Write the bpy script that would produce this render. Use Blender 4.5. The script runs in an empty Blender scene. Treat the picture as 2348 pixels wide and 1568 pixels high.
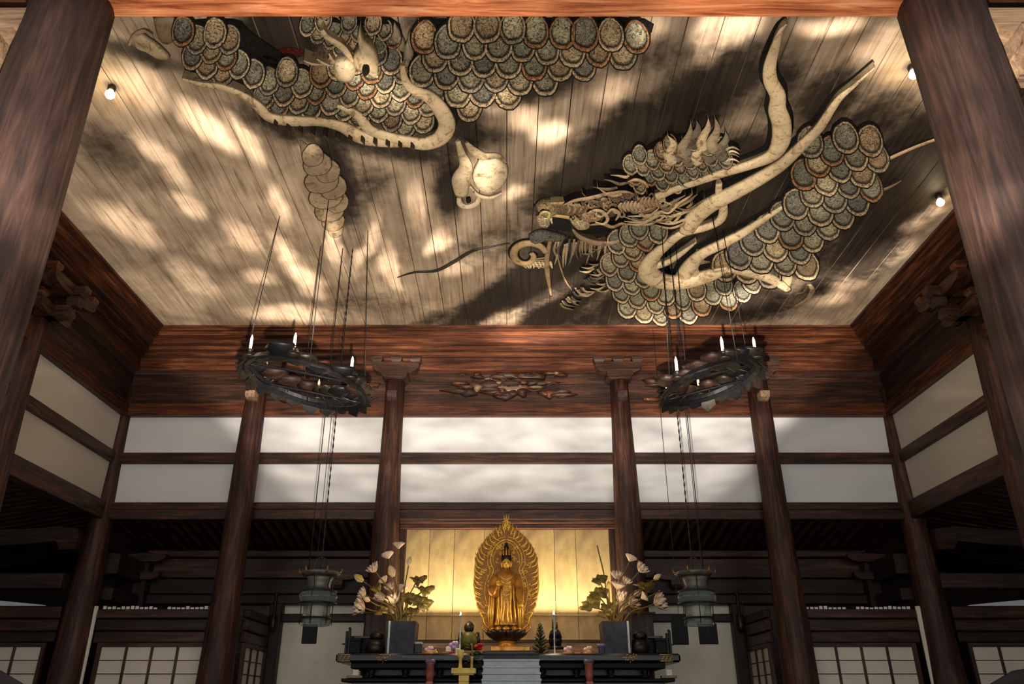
import bpy, math, random
from mathutils import Vector, Matrix
R = random.Random(7)
PI = math.pi
S = bpy.context.scene
COL = S.collection

# ------------------------------------------------------------------ camera
F = 1780.0; CX = 1162.0; CY = 784.0; PIT = math.radians(25.3); ZC = 0.6
cp, sp = math.cos(PIT), math.sin(PIT)
cam_d = bpy.data.cameras.new('camera'); cam = bpy.data.objects.new('camera', cam_d); COL.objects.link(cam)
cam.location = (0, 0, ZC); cam.rotation_euler = (PI/2 + PIT, 0, 0)
cam_d.sensor_width = 36; cam_d.lens = 36*F/2348.0; cam_d.shift_x = 12/2348.0
cam_d.clip_end = 200
S.camera = cam
S.view_settings.view_transform = 'Standard'; S.view_settings.look = 'None'
S.view_settings.exposure = 0.0; S.view_settings.gamma = 1.0; S.view_settings.use_curve_mapping = False

def ray(x, y):
    u = (x-CX)/F; v = (CY-y)/F
    return Vector((u, cp - v*sp, sp + v*cp))
def at(x, y, Y):                     # point seen at a pixel, at depth Y
    d = ray(x, y); return Vector((d.x*Y/d.y, Y, ZC + d.z*Y/d.y))
def px(p):                           # where a point is seen
    X, Y, Z = p[0], p[1], p[2]-ZC
    f = Y*cp + Z*sp; up = -Y*sp + Z*cp
    return (CX + F*X/f, CY - F*up/f)
HC = 7.56                            # painted ceiling above the eye
def ceil(x, y, h=0.0):
    d = ray(x, y); k = HC/d.z
    return Vector((d.x*k, d.y*k, ZC + HC - h))

# ------------------------------------------------------------------ world and lamps
w = bpy.data.worlds.new('world'); S.world = w; w.use_nodes = True
wn = w.node_tree.nodes; wl = w.node_tree.links
bg = wn['Background']; bg.inputs[0].default_value = (0.95, 0.93, 0.90, 1); bg.inputs[1].default_value = 2.4

def lamp(name, kind, loc, power, color, **k):
    d = bpy.data.lights.new(name, kind); d.energy = power; d.color = color
    for a, b in k.items(): setattr(d, a, b)
    o = bpy.data.objects.new(name, d); o.location = loc; COL.objects.link(o); return o

# upward spot standing in for sun bounced off the floor; dapples drawn in
GL = Vector((0.0, 0.5, 0.14))
gob = lamp('sun_glint_from_floor', 'SPOT', GL, 6500, (1.0, 0.875, 0.74), spot_size=math.radians(172), spot_blend=0.25, shadow_soft_size=0.05)
gob.rotation_euler = (PI, 0, 0)
gd = gob.data; gd.use_nodes = True
gn = gd.node_tree.nodes; gl = gd.node_tree.links
def gm(op, a, b=None, c=None):
    n = gn.new('ShaderNodeMath'); n.operation = op
    for i, q in enumerate((a, b, c)):
        if q is None: continue
        if isinstance(q, (int, float)): n.inputs[i].default_value = q
        else: gl.new(q, n.inputs[i])
    return n.outputs[0]
em = gn['Emission'] if 'Emission' in gn else gn.new('ShaderNodeEmission')
tc = gn.new('ShaderNodeTexCoord'); sx = gn.new('ShaderNodeSeparateXYZ'); gl.new(tc.outputs['Normal'], sx.inputs[0])
ga = gm('MULTIPLY', gm('DIVIDE', sx.outputs[0], sx.outputs[2]), -1.0)
gb = gm('DIVIDE', sx.outputs[1], sx.outputs[2])
cxy = gn.new('ShaderNodeCombineXYZ'); gl.new(ga, cxy.inputs[0]); gl.new(gb, cxy.inputs[1])
nz = gn.new('ShaderNodeTexNoise'); nz.inputs['Scale'].default_value = 9.0; nz.inputs['Detail'].default_value = 2.0; gl.new(cxy.outputs[0], nz.inputs['Vector'])
vs = gn.new('ShaderNodeVectorMath'); vs.operation = 'SUBTRACT'; vs.inputs[1].default_value = (.5, .5, .5); gl.new(nz.outputs['Color'], vs.inputs[0])
vm = gn.new('ShaderNodeVectorMath'); vm.operation = 'SCALE'; vm.inputs['Scale'].default_value = 0.07; gl.new(vs.outputs[0], vm.inputs[0])
va = gn.new('ShaderNodeVectorMath'); va.operation = 'ADD'; gl.new(cxy.outputs[0], va.inputs[0]); gl.new(vm.outputs[0], va.inputs[1])
def ab(x, y):
    p = ceil(x, y) - GL; return p.x/p.z, p.y/p.z
PATCH = [  # pixel x, y, half length, half width, angle (image), strength
 (470,290,90,30,45,1.0),(560,320,70,22,60,.9),(380,370,90,25,50,.6),(640,470,60,22,60,.7),(700,640,55,35,60,1.0),(560,540,60,25,50,.8),
 (650,580,60,22,60,.9),(600,640,40,20,0,.6),(660,720,110,20,0,.8),(770,560,22,60,0,.8),(840,560,16,70,10,.7),(1005,560,40,20,-50,1.0),
 (890,610,26,60,0,.8),(1060,610,60,16,-20,.5),(1205,275,40,35,0,.8),(1262,300,36,40,20,1.3),(1110,230,60,40,0,.35),(1180,440,40,16,-30,.9),
 (1410,210,50,40,-40,.45),(1640,90,50,60,0,.9),(1710,70,50,50,0,.8),(1910,50,80,30,0,1.2),(2020,110,60,60,0,.5),(1980,620,110,30,-40,1.0),
 (2110,500,60,20,-40,1.0),(1900,690,50,16,0,.7),(1700,685,90,25,-10,.9),(1235,690,130,15,-33,1.2),(1160,725,70,12,-20,1.0),(320,200,60,60,0,.5),
 (960,480,30,60,0,.45),(300,520,80,40,40,.5),(450,640,80,30,40,.4),(2060,580,60,20,-40,.7),(700,330,30,30,0,.3),(1100,400,50,50,0,.5),(860,190,120,50,20,.5),
 (1820,650,70,20,-10,.6),(430,470,50,25,45,.6),(1130,560,40,20,-30,.5),(1480,60,60,40,0,.4),(1540,740,160,25,0,.7),(1250,770,160,20,0,.5)]
acc = None
for (x, y, rl, rw, an, st) in PATCH:
    c = math.cos(math.radians(an)); s_ = math.sin(math.radians(an))
    a0, b0 = ab(x, y); a1, b1 = ab(x + rl*c, y + rl*s_); a2, b2 = ab(x - rw*s_, y + rw*c)
    # affine: map (a,b) to the unit disc
    m = Matrix(((a1-a0, a2-a0), (b1-b0, b2-b0))); L1 = math.hypot(a1-a0, b1-b0)
    th = math.atan2(b1-b0, a1-a0); L2 = abs((a1-a0)*(b2-b0)-(a2-a0)*(b1-b0))/L1
    mp = gn.new('ShaderNodeMapping'); mp.vector_type = 'TEXTURE'
    mp.inputs['Location'].default_value = (a0, b0, 0); mp.inputs['Rotation'].default_value = (0, 0, th)
    mp.inputs['Scale'].default_value = (L1*1.22, L2*1.22, 1); gl.new(va.outputs[0], mp.inputs['Vector'])
    ln = gn.new('ShaderNodeVectorMath'); ln.operation = 'LENGTH'; gl.new(mp.outputs[0], ln.inputs[0])
    mr = gn.new('ShaderNodeMapRange'); mr.interpolation_type = 'SMOOTHSTEP'
    mr.inputs['From Min'].default_value = 1.0; mr.inputs['From Max'].default_value = 0.25
    mr.inputs['To Min'].default_value = 0.0; mr.inputs['To Max'].default_value = st*1.5
    gl.new(ln.outputs['Value'], mr.inputs['Value'])
    acc = mr.outputs[0] if acc is None else gm('ADD', acc, mr.outputs[0])
nz2 = gn.new('ShaderNodeTexNoise'); nz2.inputs['Scale'].default_value = 5.0; nz2.inputs['Detail'].default_value = 2.0; gl.new(cxy.outputs[0], nz2.inputs['Vector'])
mr2 = gn.new('ShaderNodeMapRange'); mr2.interpolation_type = 'SMOOTHSTEP'
mr2.inputs['From Min'].default_value = .40; mr2.inputs['From Max'].default_value = .68; mr2.inputs['To Min'].default_value = .20; mr2.inputs['To Max'].default_value = .42
gl.new(nz2.outputs[0], mr2.inputs['Value'])
tot = gm('ADD', acc, mr2.outputs[0])
fw = gn.new('ShaderNodeMapRange'); fw.interpolation_type = 'SMOOTHSTEP'       # the glint blurs out on the far wall
fw.inputs['From Min'].default_value = 2.0; fw.inputs['From Max'].default_value = 2.45; gl.new(gb, fw.inputs['Value'])
soft = gm('MULTIPLY_ADD', nz2.outputs[0], .24, .0)
tot = gm('ADD', gm('MULTIPLY', tot, gm('SUBTRACT', 1.0, fw.outputs[0])), gm('MULTIPLY', soft, fw.outputs[0]))
r2 = gm('ADD', gm('MULTIPLY', ga, ga), gm('MULTIPLY', gb, gb))
comp = gm('POWER', gm('MINIMUM', gm('ADD', r2, 1.0), 8.0), 1.35)      # offsets distance falloff so far dapples stay bright
fade = gn.new('ShaderNodeMapRange'); fade.interpolation_type = 'SMOOTHSTEP'
fade.inputs['From Min'].default_value = 2.0; fade.inputs['From Max'].default_value = 4.2
fade.inputs['To Min'].default_value = 1.0; fade.inputs['To Max'].default_value = 0.05; gl.new(gb, fade.inputs['Value'])
fa = gn.new('ShaderNodeMapRange'); fa.interpolation_type = 'SMOOTHSTEP'
fa.inputs['From Min'].default_value = .93; fa.inputs['From Max'].default_value = 1.06
fa.inputs['To Min'].default_value = 1.0; fa.inputs['To Max'].default_value = 0.08
gl.new(gm('ABSOLUTE', ga), fa.inputs['Value'])
gl.new(gm('MULTIPLY', gm('MULTIPLY', gm('MULTIPLY', tot, comp), fade.outputs[0]), fa.outputs[0]), em.inputs['Strength'])

# ------------------------------------------------------------------ materials
def mat(name, rough=.6, metal=0.0, spec=.4):
    m = bpy.data.materials.new(name); m.use_nodes = True
    b = m.node_tree.nodes['Principled BSDF']; b.inputs['Roughness'].default_value = rough
    b.inputs['Metallic'].default_value = metal; b.inputs['Specular IOR Level'].default_value = spec
    return m, m.node_tree.nodes, m.node_tree.links, b
def ramp(n, l, src, stops):
    r = n.new('ShaderNodeValToRGB'); e = r.color_ramp.elements
    while len(e) < len(stops): e.new(.5)
    for i, (p, c) in enumerate(stops): e[i].position = p; e[i].color = (*c, 1)
    l.new(src, r.inputs[0]); return r.outputs[0]
def noise(n, l, vec, scale, detail=4, dist=0.0, rough=.55):
    t = n.new('ShaderNodeTexNoise'); t.inputs['Scale'].default_value = scale; t.inputs['Detail'].default_value = detail
    t.inputs['Distortion'].default_value = dist; t.inputs['Roughness'].default_value = rough
    l.new(vec, t.inputs['Vector']); return t
def mix(n, l, mode, f, a, b):
    x = n.new('ShaderNodeMix'); x.data_type = 'RGBA'; x.blend_type = mode
    for key, q in ((0, f), (6, a), (7, b)):
        if isinstance(q, (int, float)): x.inputs[key].default_value = q
        elif isinstance(q, tuple): x.inputs[key].default_value = (*q, 1) if len(q) == 3 else q
        else: l.new(q, x.inputs[key])
    return x.outputs[2]
def bump(n, l, b, h, st, dist=.02):
    u = n.new('ShaderNodeBump'); u.inputs['Strength'].default_value = st; u.inputs['Distance'].default_value = dist
    l.new(h, u.inputs['Height']); l.new(u.outputs[0], b.inputs['Normal'])
def coords(n, l, stretch=(1, 1, 1), rnd=True):
    t = n.new('ShaderNodeTexCoord'); o = n.new('ShaderNodeObjectInfo')
    mp = n.new('ShaderNodeMapping'); mp.inputs['Scale'].default_value = stretch; l.new(t.outputs['Object'], mp.inputs[0])
    if not rnd: return mp.outputs[0]
    k = n.new('ShaderNodeMath'); k.operation = 'MULTIPLY'; k.inputs[1].default_value = 37.0; l.new(o.outputs['Random'], k.inputs[0])
    a = n.new('ShaderNodeVectorMath'); a.operation = 'ADD'; l.new(mp.outputs[0], a.inputs[0]); l.new(k.outputs[0], a.inputs[1])
    return a.outputs[0]
def hexc(r, g, b):
    f = lambda v: (v/255/12.92) if v/255 <= .04045 else ((v/255+.055)/1.055)**2.4
    return (f(r), f(g), f(b))
WOODS = {}
TONES = {  # dark, mid, light, roughness
 'red':   (hexc(42,21,12), hexc(92,50,29), hexc(132,80,48), .42),
 'brown': (hexc(28,16,11), hexc(64,38,25), hexc(100,64,44), .5),
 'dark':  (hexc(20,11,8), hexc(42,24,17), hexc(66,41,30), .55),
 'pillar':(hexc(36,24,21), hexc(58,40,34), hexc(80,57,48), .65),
 'red_shaded':  (hexc(28,13,7), hexc(60,30,15), hexc(104,54,26), .45),
 'column':(hexc(34,18,13), hexc(66,38,28), hexc(104,66,50), .6),
 'orange':(hexc(128,62,36), hexc(200,120,76), hexc(232,166,120), .45),
 'pale':  (hexc(90,72,55), hexc(150,122,95), hexc(180,150,120), .6),
 'lacquer':(hexc(8,9,12), hexc(18,19,24), hexc(34,36,44), .25),
}
def wood(tone, ax='x'):
    k = (tone, ax)
    if k in WOODS: return WOODS[k]
    c1, c2, c3, ro = TONES[tone]
    m, n, l, b = mat('%s_wood_along_%s' % (tone, ax), ro)
    st = {'x': (.5, 7, 7), 'y': (7, .5, 7), 'z': (7, 7, .5)}[ax]
    v = coords(n, l, st); v2 = coords(n, l, tuple(.5*q**.4 for q in st))
    g = noise(n, l, v, 2.2, 8, .6, .65); big = noise(n, l, v2, 1.6, 4, .4)
    c = ramp(n, l, g.outputs[0], [(.34, c1), (.5, c2), (.66, c3)])
    sh = ramp(n, l, big.outputs[0], [(.3, (.45, .42, .42)), (.6, (1, 1, 1)), (.75, (1.0, .92, .85))])
    l.new(mix(n, l, 'MULTIPLY', .9, c, sh), b.inputs['Base Color'])
    bump(n, l, b, g.outputs[0], .35, .02)
    WOODS[k] = m; return m
def plain(name, col, rough=.6, metal=0, scale=6, var=.35, bm=.15, spec=.4):
    m, n, l, b = mat(name, rough, metal, spec); v = coords(n, l)
    t = noise(n, l, v, scale, 5)
    d = tuple(q*(1-var) for q in col); e = tuple(min(1, q*(1+var*.6)) for q in col)
    l.new(ramp(n, l, t.outputs[0], [(.3, d), (.5, col), (.7, e)]), b.inputs['Base Color'])
    if bm: bump(n, l, b, t.outputs[0], bm, .01)
    return m
def glow(name, col, st):
    m, n, l, b = mat(name, .4); b.inputs['Base Color'].default_value = (*col, 1)
    b.inputs['Emission Color'].default_value = (*col, 1); b.inputs['Emission Strength'].default_value = st
    return m
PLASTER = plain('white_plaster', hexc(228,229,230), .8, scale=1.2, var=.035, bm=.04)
PLASTER_S = plain('dull_side_plaster', hexc(196,186,172), .8, scale=1.2, var=.035, bm=.04)  # side panels in a duller beige than the back wall
PLASTER2 = plain('stained_plaster', hexc(232,226,206), .85, scale=1.6, var=.12, bm=.05)
PAPER = plain('shoji_paper', hexc(226,214,196), .85, scale=1.5, var=.08, bm=.03)
GOLD = plain('aged_gold', hexc(236,184,80), .38, .45, scale=18, var=.35, bm=.3)
GOLDD = plain('dark_bronze_gold', hexc(184,126,48), .38, .5, scale=10, var=.55, bm=.3)
BRONZE = plain('dark_bronze', hexc(52,47,40), .42, .6, scale=10, var=.5, bm=.3)
VERD = plain('green_bronze', hexc(112,110,98), .5, .35, scale=10, var=.35, bm=.2)
IRON = plain('black_iron', hexc(30,30,34), .45, .5, scale=14, var=.4, bm=.2)
BLACK = plain('black_lacquer', hexc(14,14,18), .5, 0, scale=6, var=.4, bm=.05, spec=.15)
VASE = plain('slate_blue_lacquer', hexc(46,47,58), .45, 0, scale=7, var=.6, bm=.08, spec=.25)
STEP = plain('grey_blue_stone', hexc(186,196,200), .6, scale=5, var=.15)
PETAL = plain('pale_petal', hexc(232,205,180), .5, scale=12, var=.2)
LEAF = plain('gilt_leaf', hexc(128,108,50), .5, .25, scale=9, var=.4)
STEMM = plain('gilt_stem', hexc(120,98,50), .5, .3, scale=9, var=.4)
RED = plain('red_cloth', hexc(190,30,30), .6, scale=10, var=.3)
PINK = plain('pink_sugar', hexc(235,205,210), .6, scale=12, var=.15)
AMBER = plain('amber_lacquer', hexc(200,130,50), .4, scale=12, var=.3)
COPPER = plain('worn_copper_lacquer', hexc(165,92,78), .4, .1, scale=9, var=.35)
YELL = plain('yellow_gilt_wood', hexc(226,196,100), .5, .1, scale=9, var=.3)
GREEN = plain('green_leaf', hexc(70,84,40), .6, scale=14, var=.5)
GOLDDARK = GOLDD
def gold_panel():
    m, n, l, b = mat('gold_leaf_panel', .6, 0); v = coords(n, l, (1, 1, .6), False)
    t = noise(n, l, v, 1.1, 5, .5); t2 = noise(n, l, v, 7, 5)
    c = ramp(n, l, t.outputs[0], [(.35, hexc(175,150,112)), (.5, hexc(214,186,128)), (.7, hexc(232,206,140))])
    d = ramp(n, l, t2.outputs[0], [(.35, (.78, .76, .74)), (.6, (1, 1, 1))])
    l.new(mix(n, l, 'MULTIPLY', 1.0, c, d), b.inputs['Base Color']); return m
GPANEL = gold_panel()
def ceiling_mat():
    m, n, l, b = mat('painted_ceiling_plank', .62, 0, .25)
    v = coords(n, l, (9, .45, 1)); g = noise(n, l, v, 2.0, 8, .5, .65)
    t = n.new('ShaderNodeNewGeometry'); cl = noise(n, l, t.outputs['Position'], .9, 6, .8, .6)
    fine = noise(n, l, t.outputs['Position'], 5.5, 5, .4)
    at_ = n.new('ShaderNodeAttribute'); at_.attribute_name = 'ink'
    base = ramp(n, l, g.outputs[0], [(.28, hexc(116,93,73)), (.45, hexc(168,147,123)), (.6, hexc(184,164,140)), (.75, hexc(202,185,162))])
    st = ramp(n, l, cl.outputs[0], [(.35, (.62, .58, .56)), (.55, (1, 1, 1))])
    base = mix(n, l, 'MULTIPLY', .85, base, st)
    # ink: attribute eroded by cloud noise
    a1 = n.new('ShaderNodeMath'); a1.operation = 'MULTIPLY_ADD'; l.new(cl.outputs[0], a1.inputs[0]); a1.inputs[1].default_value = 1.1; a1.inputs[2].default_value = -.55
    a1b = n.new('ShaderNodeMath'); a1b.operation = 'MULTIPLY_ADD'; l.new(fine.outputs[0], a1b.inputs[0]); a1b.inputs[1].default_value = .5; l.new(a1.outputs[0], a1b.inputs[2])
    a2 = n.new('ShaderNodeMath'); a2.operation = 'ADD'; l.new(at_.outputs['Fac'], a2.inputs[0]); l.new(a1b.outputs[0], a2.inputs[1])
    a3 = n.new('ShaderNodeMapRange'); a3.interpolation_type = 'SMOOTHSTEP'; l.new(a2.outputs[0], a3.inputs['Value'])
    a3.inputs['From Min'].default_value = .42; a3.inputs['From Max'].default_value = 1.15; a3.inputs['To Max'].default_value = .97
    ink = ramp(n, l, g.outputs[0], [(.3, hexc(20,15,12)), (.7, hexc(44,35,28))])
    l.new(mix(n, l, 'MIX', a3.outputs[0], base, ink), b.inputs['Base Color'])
    bump(n, l, b, g.outputs[0], .3, .012); return m
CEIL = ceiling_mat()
def paint_mat():
    m, n, l, b = mat('painted_relief', .55, 0, .3)
    at_ = n.new('ShaderNodeAttribute'); at_.attribute_name = 'Col'
    g = n.new('ShaderNodeNewGeometry'); v = noise(n, l, g.outputs['Position'], 17, 6, 2.6, .7)
    c = ramp(n, l, v.outputs[0], [(.42, (.10, .08, .06)), (.48, (.8, .77, .72)), (.56, (1.4, 1.34, 1.22)), (.68, (.55, .5, .44))])
    l.new(mix(n, l, 'MULTIPLY', .9, at_.outputs['Color'], c), b.inputs['Base Color'])
    bump(n, l, b, v.outputs[0], 1.0, .04); return m
PAINT = paint_mat()
def bone_mat():
    m, n, l, b = mat('pale_painted_antler', .55, 0, .3)
    at_ = n.new('ShaderNodeAttribute'); at_.attribute_name = 'Col'
    g = n.new('ShaderNodeNewGeometry'); v = noise(n, l, g.outputs['Position'], 5, 6, 1.0, .7); v2 = noise(n, l, g.outputs['Position'], 22, 3, .5)
    c = ramp(n, l, v.outputs[0], [(.36, (.34, .24, .16)), (.46, (.9, .85, .76)), (.7, (1.12, 1.1, 1.06))])
    d = ramp(n, l, v2.outputs[0], [(.33, (.3, .25, .2)), (.4, (1, 1, 1))])
    l.new(mix(n, l, 'MULTIPLY', .6, mix(n, l, 'MULTIPLY', .85, at_.outputs['Color'], c), d), b.inputs['Base Color'])
    bump(n, l, b, v.outputs[0], .5, .02); return m
BONE = bone_mat()

# ------------------------------------------------------------------ mesh helpers
class MB:
    def __init__(s): s.v = []; s.f = []; s.c = []; s.sm = []
    def vert(s, p, c=(1, 1, 1)): s.v.append(Vector(p)); s.c.append(c); return len(s.v)-1
    def face(s, idx, smooth=False): s.f.append(tuple(idx)); s.sm.append(smooth)
    def box(s, lo, hi, bev=0.0, c=(1, 1, 1)):
        lo = Vector(lo); hi = Vector(hi)
        if bev <= 0:
            i = [s.vert((x, y, z), c) for x in (lo.x, hi.x) for y in (lo.y, hi.y) for z in (lo.z, hi.z)]
            for q in ((0,1,3,2),(4,6,7,5),(0,4,5,1),(2,3,7,6),(0,2,6,4),(1,5,7,3)): s.face([i[k] for k in q])
            return
        # bevelled box: three-way insets
        b = min(bev, *(0.45*(hi[k]-lo[k]) for k in range(3)))
        idx = {}
        for sx_ in (0, 1):
            for sy_ in (0, 1):
                for sz_ in (0, 1):
                    P = [(lo, hi)[q][k] for k, q in enumerate((sx_, sy_, sz_))]
                    sg = [1 if q == 0 else -1 for q in (sx_, sy_, sz_)]
                    for ax in range(3):
                        p = list(P)
                        for k in range(3):
                            if k != ax: p[k] += sg[k]*b
                        idx[(sx_, sy_, sz_, ax)] = s.vert(p, c)
        for ax in range(3):
            o = [k for k in range(3) if k != ax]
            for sd in (0, 1):
                q = []
                for (a, bb) in ((0, 0), (1, 0), (1, 1), (0, 1)):
                    key = [0, 0, 0]; key[ax] = sd; key[o[0]] = a; key[o[1]] = bb
                    q.append(idx[(*key, ax)])
                s.face(q)
        for ax in range(3):           # edges parallel to ax
            o = [k for k in range(3) if k != ax]
            for a in (0, 1):
                for bb in (0, 1):
                    k0 = [0, 0, 0]; k0[o[0]] = a; k0[o[1]] = bb; k1 = list(k0); k1[ax] = 1
                    s.face([idx[(*k0, o[0])], idx[(*k1, o[0])], idx[(*k1, o[1])], idx[(*k0, o[1])]])
        for a in (0, 1):
            for b2 in (0, 1):
                for c2 in (0, 1): s.face([idx[(a, b2, c2, k)] for k in range(3)])
    def tube(s, pts, rad, n=8, c=(1, 1, 1), cap=True):
        pts = [Vector(p) for p in pts]
        if not isinstance(rad, (list, tuple)): rad = [rad]*len(pts)
        prev = None; rings = []
        for i, p in enumerate(pts):
            t = (pts[min(i+1, len(pts)-1)] - pts[max(i-1, 0)])
            t = t.normalized() if t.length > 1e-9 else Vector((0, 0, 1))
            if prev is None:
                a = t.cross(Vector((0, 0, 1)));
                if a.length < .1: a = t.cross(Vector((1, 0, 0)))
            else: a = prev - t*prev.dot(t)
            a.normalize(); prev = a; b = t.cross(a)
            rings.append([s.vert(p + (a*math.cos(2*PI*k/n) + b*math.sin(2*PI*k/n))*rad[i], c) for k in range(n)])
        for r0, r1 in zip(rings, rings[1:]):
            for k in range(n): s.face([r0[k], r0[(k+1) % n], r1[(k+1) % n], r1[k]], True)
        if cap: s.face(rings[0][::-1]); s.face(rings[-1])
    def lathe(s, prof, ctr=(0, 0, 0), n=16, c=(1, 1, 1), lobes=0, amp=0.0, sq=1.0):
        ctr = Vector(ctr); rings = []
        for (r, z) in prof:
            rr = []
            for k in range(n):
                th = 2*PI*k/n; q = r*(1 + amp*abs(math.sin(lobes*th/2))) if lobes else r
                rr.append(s.vert(ctr + Vector((q*math.cos(th), q*math.sin(th)*sq, z)), c))
            rings.append(rr)
        for r0, r1 in zip(rings, rings[1:]):
            for k in range(n): s.face([r0[k], r0[(k+1) % n], r1[(k+1) % n], r1[k]], True)
        s.face(rings[0][::-1]); s.face(rings[-1])
    def prism(s, poly, ext, c=(1, 1, 1)):   # 3D polygon swept along a vector
        ext = Vector(ext); a = [s.vert(p, c) for p in poly]; b = [s.vert(Vector(p)+ext, c) for p in poly]
        n = len(a); s.face(a[::-1]); s.face(b)
        for k in range(n): s.face([a[k], a[(k+1) % n], b[(k+1) % n], b[k]])
    def ribbon(s, pts, wid, nrm, tr=.35, c=(1, 1, 1), edge=None, seg=6, lift=0.0):   # half-round relief stroke
        nrm = Vector(nrm); edge = edge or c; rings = []
        pts = [Vector(p) for p in pts]
        for i, p in enumerate(pts):
            t = (pts[min(i+1, len(pts)-1)] - pts[max(i-1, 0)])
            if t.length < 1e-9: t = Vector((1, 0, 0))
            sd = t.cross(nrm).normalized(); h = wid[i]*.5; rr = []
            for k in range(seg+1):
                th = PI*k/seg
                cc = edge if k in (0, seg) else c
                rr.append(s.vert(p + sd*(math.cos(th)*h) + nrm*(lift + math.sin(th)*h*2*tr), cc))
            rr.append(s.vert(p - nrm*.005, edge))
            rings.append(rr)
        m = seg+2
        for r0, r1 in zip(rings, rings[1:]):
            for k in range(m): s.face([r0[k], r0[(k+1) % m], r1[(k+1) % m], r1[k]], k < seg)
        s.face(rings[0][::-1]); s.face(rings[-1])
    def dome(s, poly, nrm, rings, tilt=None, shift=None):     # rings: (fraction, height, colour)
        nrm = Vector(nrm); poly = [Vector(p) for p in poly]; n = len(poly)
        ctr = sum(poly, Vector())/n; last = None
        for (fr, h, c) in rings:
            if fr <= 0: break
            rr = []
            for p in poly:
                q = ctr + (p-ctr)*fr + (shift*(1-fr) if shift else Vector())
                rr.append(s.vert(q + nrm*(h + (tilt(q) if tilt else 0)), c))
            if last:
                for k in range(n): s.face([last[k], last[(k+1) % n], rr[(k+1) % n], rr[k]], True)
            else: first = rr
            last = rr
        fr, h, c = rings[-1]
        if shift: ctr = ctr + shift
        m_ = s.vert(ctr + nrm*(h + (tilt(ctr) if tilt else 0)), c)
        for k in range(n): s.face([last[k], last[(k+1) % n], m_], True)
        s.face(first[::-1])
    def build(s, name, m, parent=None, origin=None, colors=False):
        if origin is None:
            xs = [p.x for p in s.v]; ys = [p.y for p in s.v]; zs = [p.z for p in s.v]
            origin = Vector(((min(xs)+max(xs))/2, (min(ys)+max(ys))/2, min(zs)))
        origin = Vector(origin)
        me = bpy.data.meshes.new(name); me.from_pydata([p-origin for p in s.v], [], s.f)
        me.polygons.foreach_set('use_smooth', s.sm)
        if colors:
            a = me.color_attributes.new('Col', 'FLOAT_COLOR', 'POINT')
            a.data.foreach_set('color', [q for c in s.c for q in (*c, 1.0)])
        me.update()
        import bmesh
        bm = bmesh.new(); bm.from_mesh(me); bmesh.ops.recalc_face_normals(bm, faces=bm.faces); bm.to_mesh(me); bm.free()
        if m: me.materials.append(m)
        o = bpy.data.objects.new(name, me); COL.objects.link(o)
        o.location = origin
        if parent: o.parent = parent; o.location = origin - wpos(parent)
        return o
def wpos(o):
    p = Vector(o.location); q = o.parent
    while q: p += Vector(q.location); q = q.parent
    return p
def tag(o, label=None, cat=None, group=None, kind=None):
    if label: o['label'] = label
    if cat: o['category'] = cat
    if group: o['group'] = group
    if kind: o['kind'] = kind
    return o
def thing(name, loc, label=None, cat=None, group=None, kind=None):
    o = bpy.data.objects.new(name, None); o.empty_display_size = .1; COL.objects.link(o); o.location = loc
    return tag(o, label, cat, group, kind)
def bx(name, lo, hi, m, parent=None, bev=.012, kind=None):
    b = MB(); b.box(lo, hi, bev); o = b.build(name, m, parent)
    if kind: o['kind'] = kind
    return o
def smooth(pts, sub=5):
    P = [Vector((*p, *(0,)*(3-len(p)))) if len(p) < 3 else Vector(p) for p in pts]; out = []
    for i in range(len(P)-1):
        a = P[max(i-1, 0)]; b = P[i]; c = P[i+1]; d = P[min(i+2, len(P)-1)]
        for k in range(sub):
            t = k/sub
            out.append(.5*((2*b) + (c-a)*t + (2*a-5*b+4*c-d)*t*t + (3*b-3*c+d-a)*t**3))
    out.append(P[-1]); return out
def copy_part(o, parent, off):
    c = o.copy(); COL.objects.link(c); c.parent = parent; c.location = Vector(o.location) + Vector(off); return c

XW = 8.35; YB = 16.0                 # wall planes of the tall central hall
z_ = lambda r: r + ZC
TRIM = [0]
def trim(lo, hi, tone='brown', ax='x', bev=.02):
    TRIM[0] += 1
    return bx('trim_%d' % TRIM[0], lo, hi, wood(tone, ax), None, bev, 'structure')

# ------------------------------------------------------------------ floor and outer shell
bx('floor', (-13.5, -6, -.2), (13.5, 21, 0), wood('brown', 'y'), kind='structure')
bx('wall_outer_left', (-13.4, -6, 0), (-13.2, 21, 5.4), wood('dark', 'y'), kind='structure')
bx('wall_outer_right', (13.2, -6, 0), (13.4, 21, 5.4), wood('dark', 'y'), kind='structure')
bx('wall_outer_back', (-13.2, 20.8, 0), (13.2, 21, 5.4), wood('dark', 'x'), kind='structure')
bx('ceiling_front', (-13.5, -5, 6.95), (13.5, 4.86, 7.1), wood('dark', 'x'), kind='structure')
bx('ceiling_attic', (-9.2, 4.9, 8.45), (9.2, 17.0, 8.6), wood('dark', 'x'), kind='structure')

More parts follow.
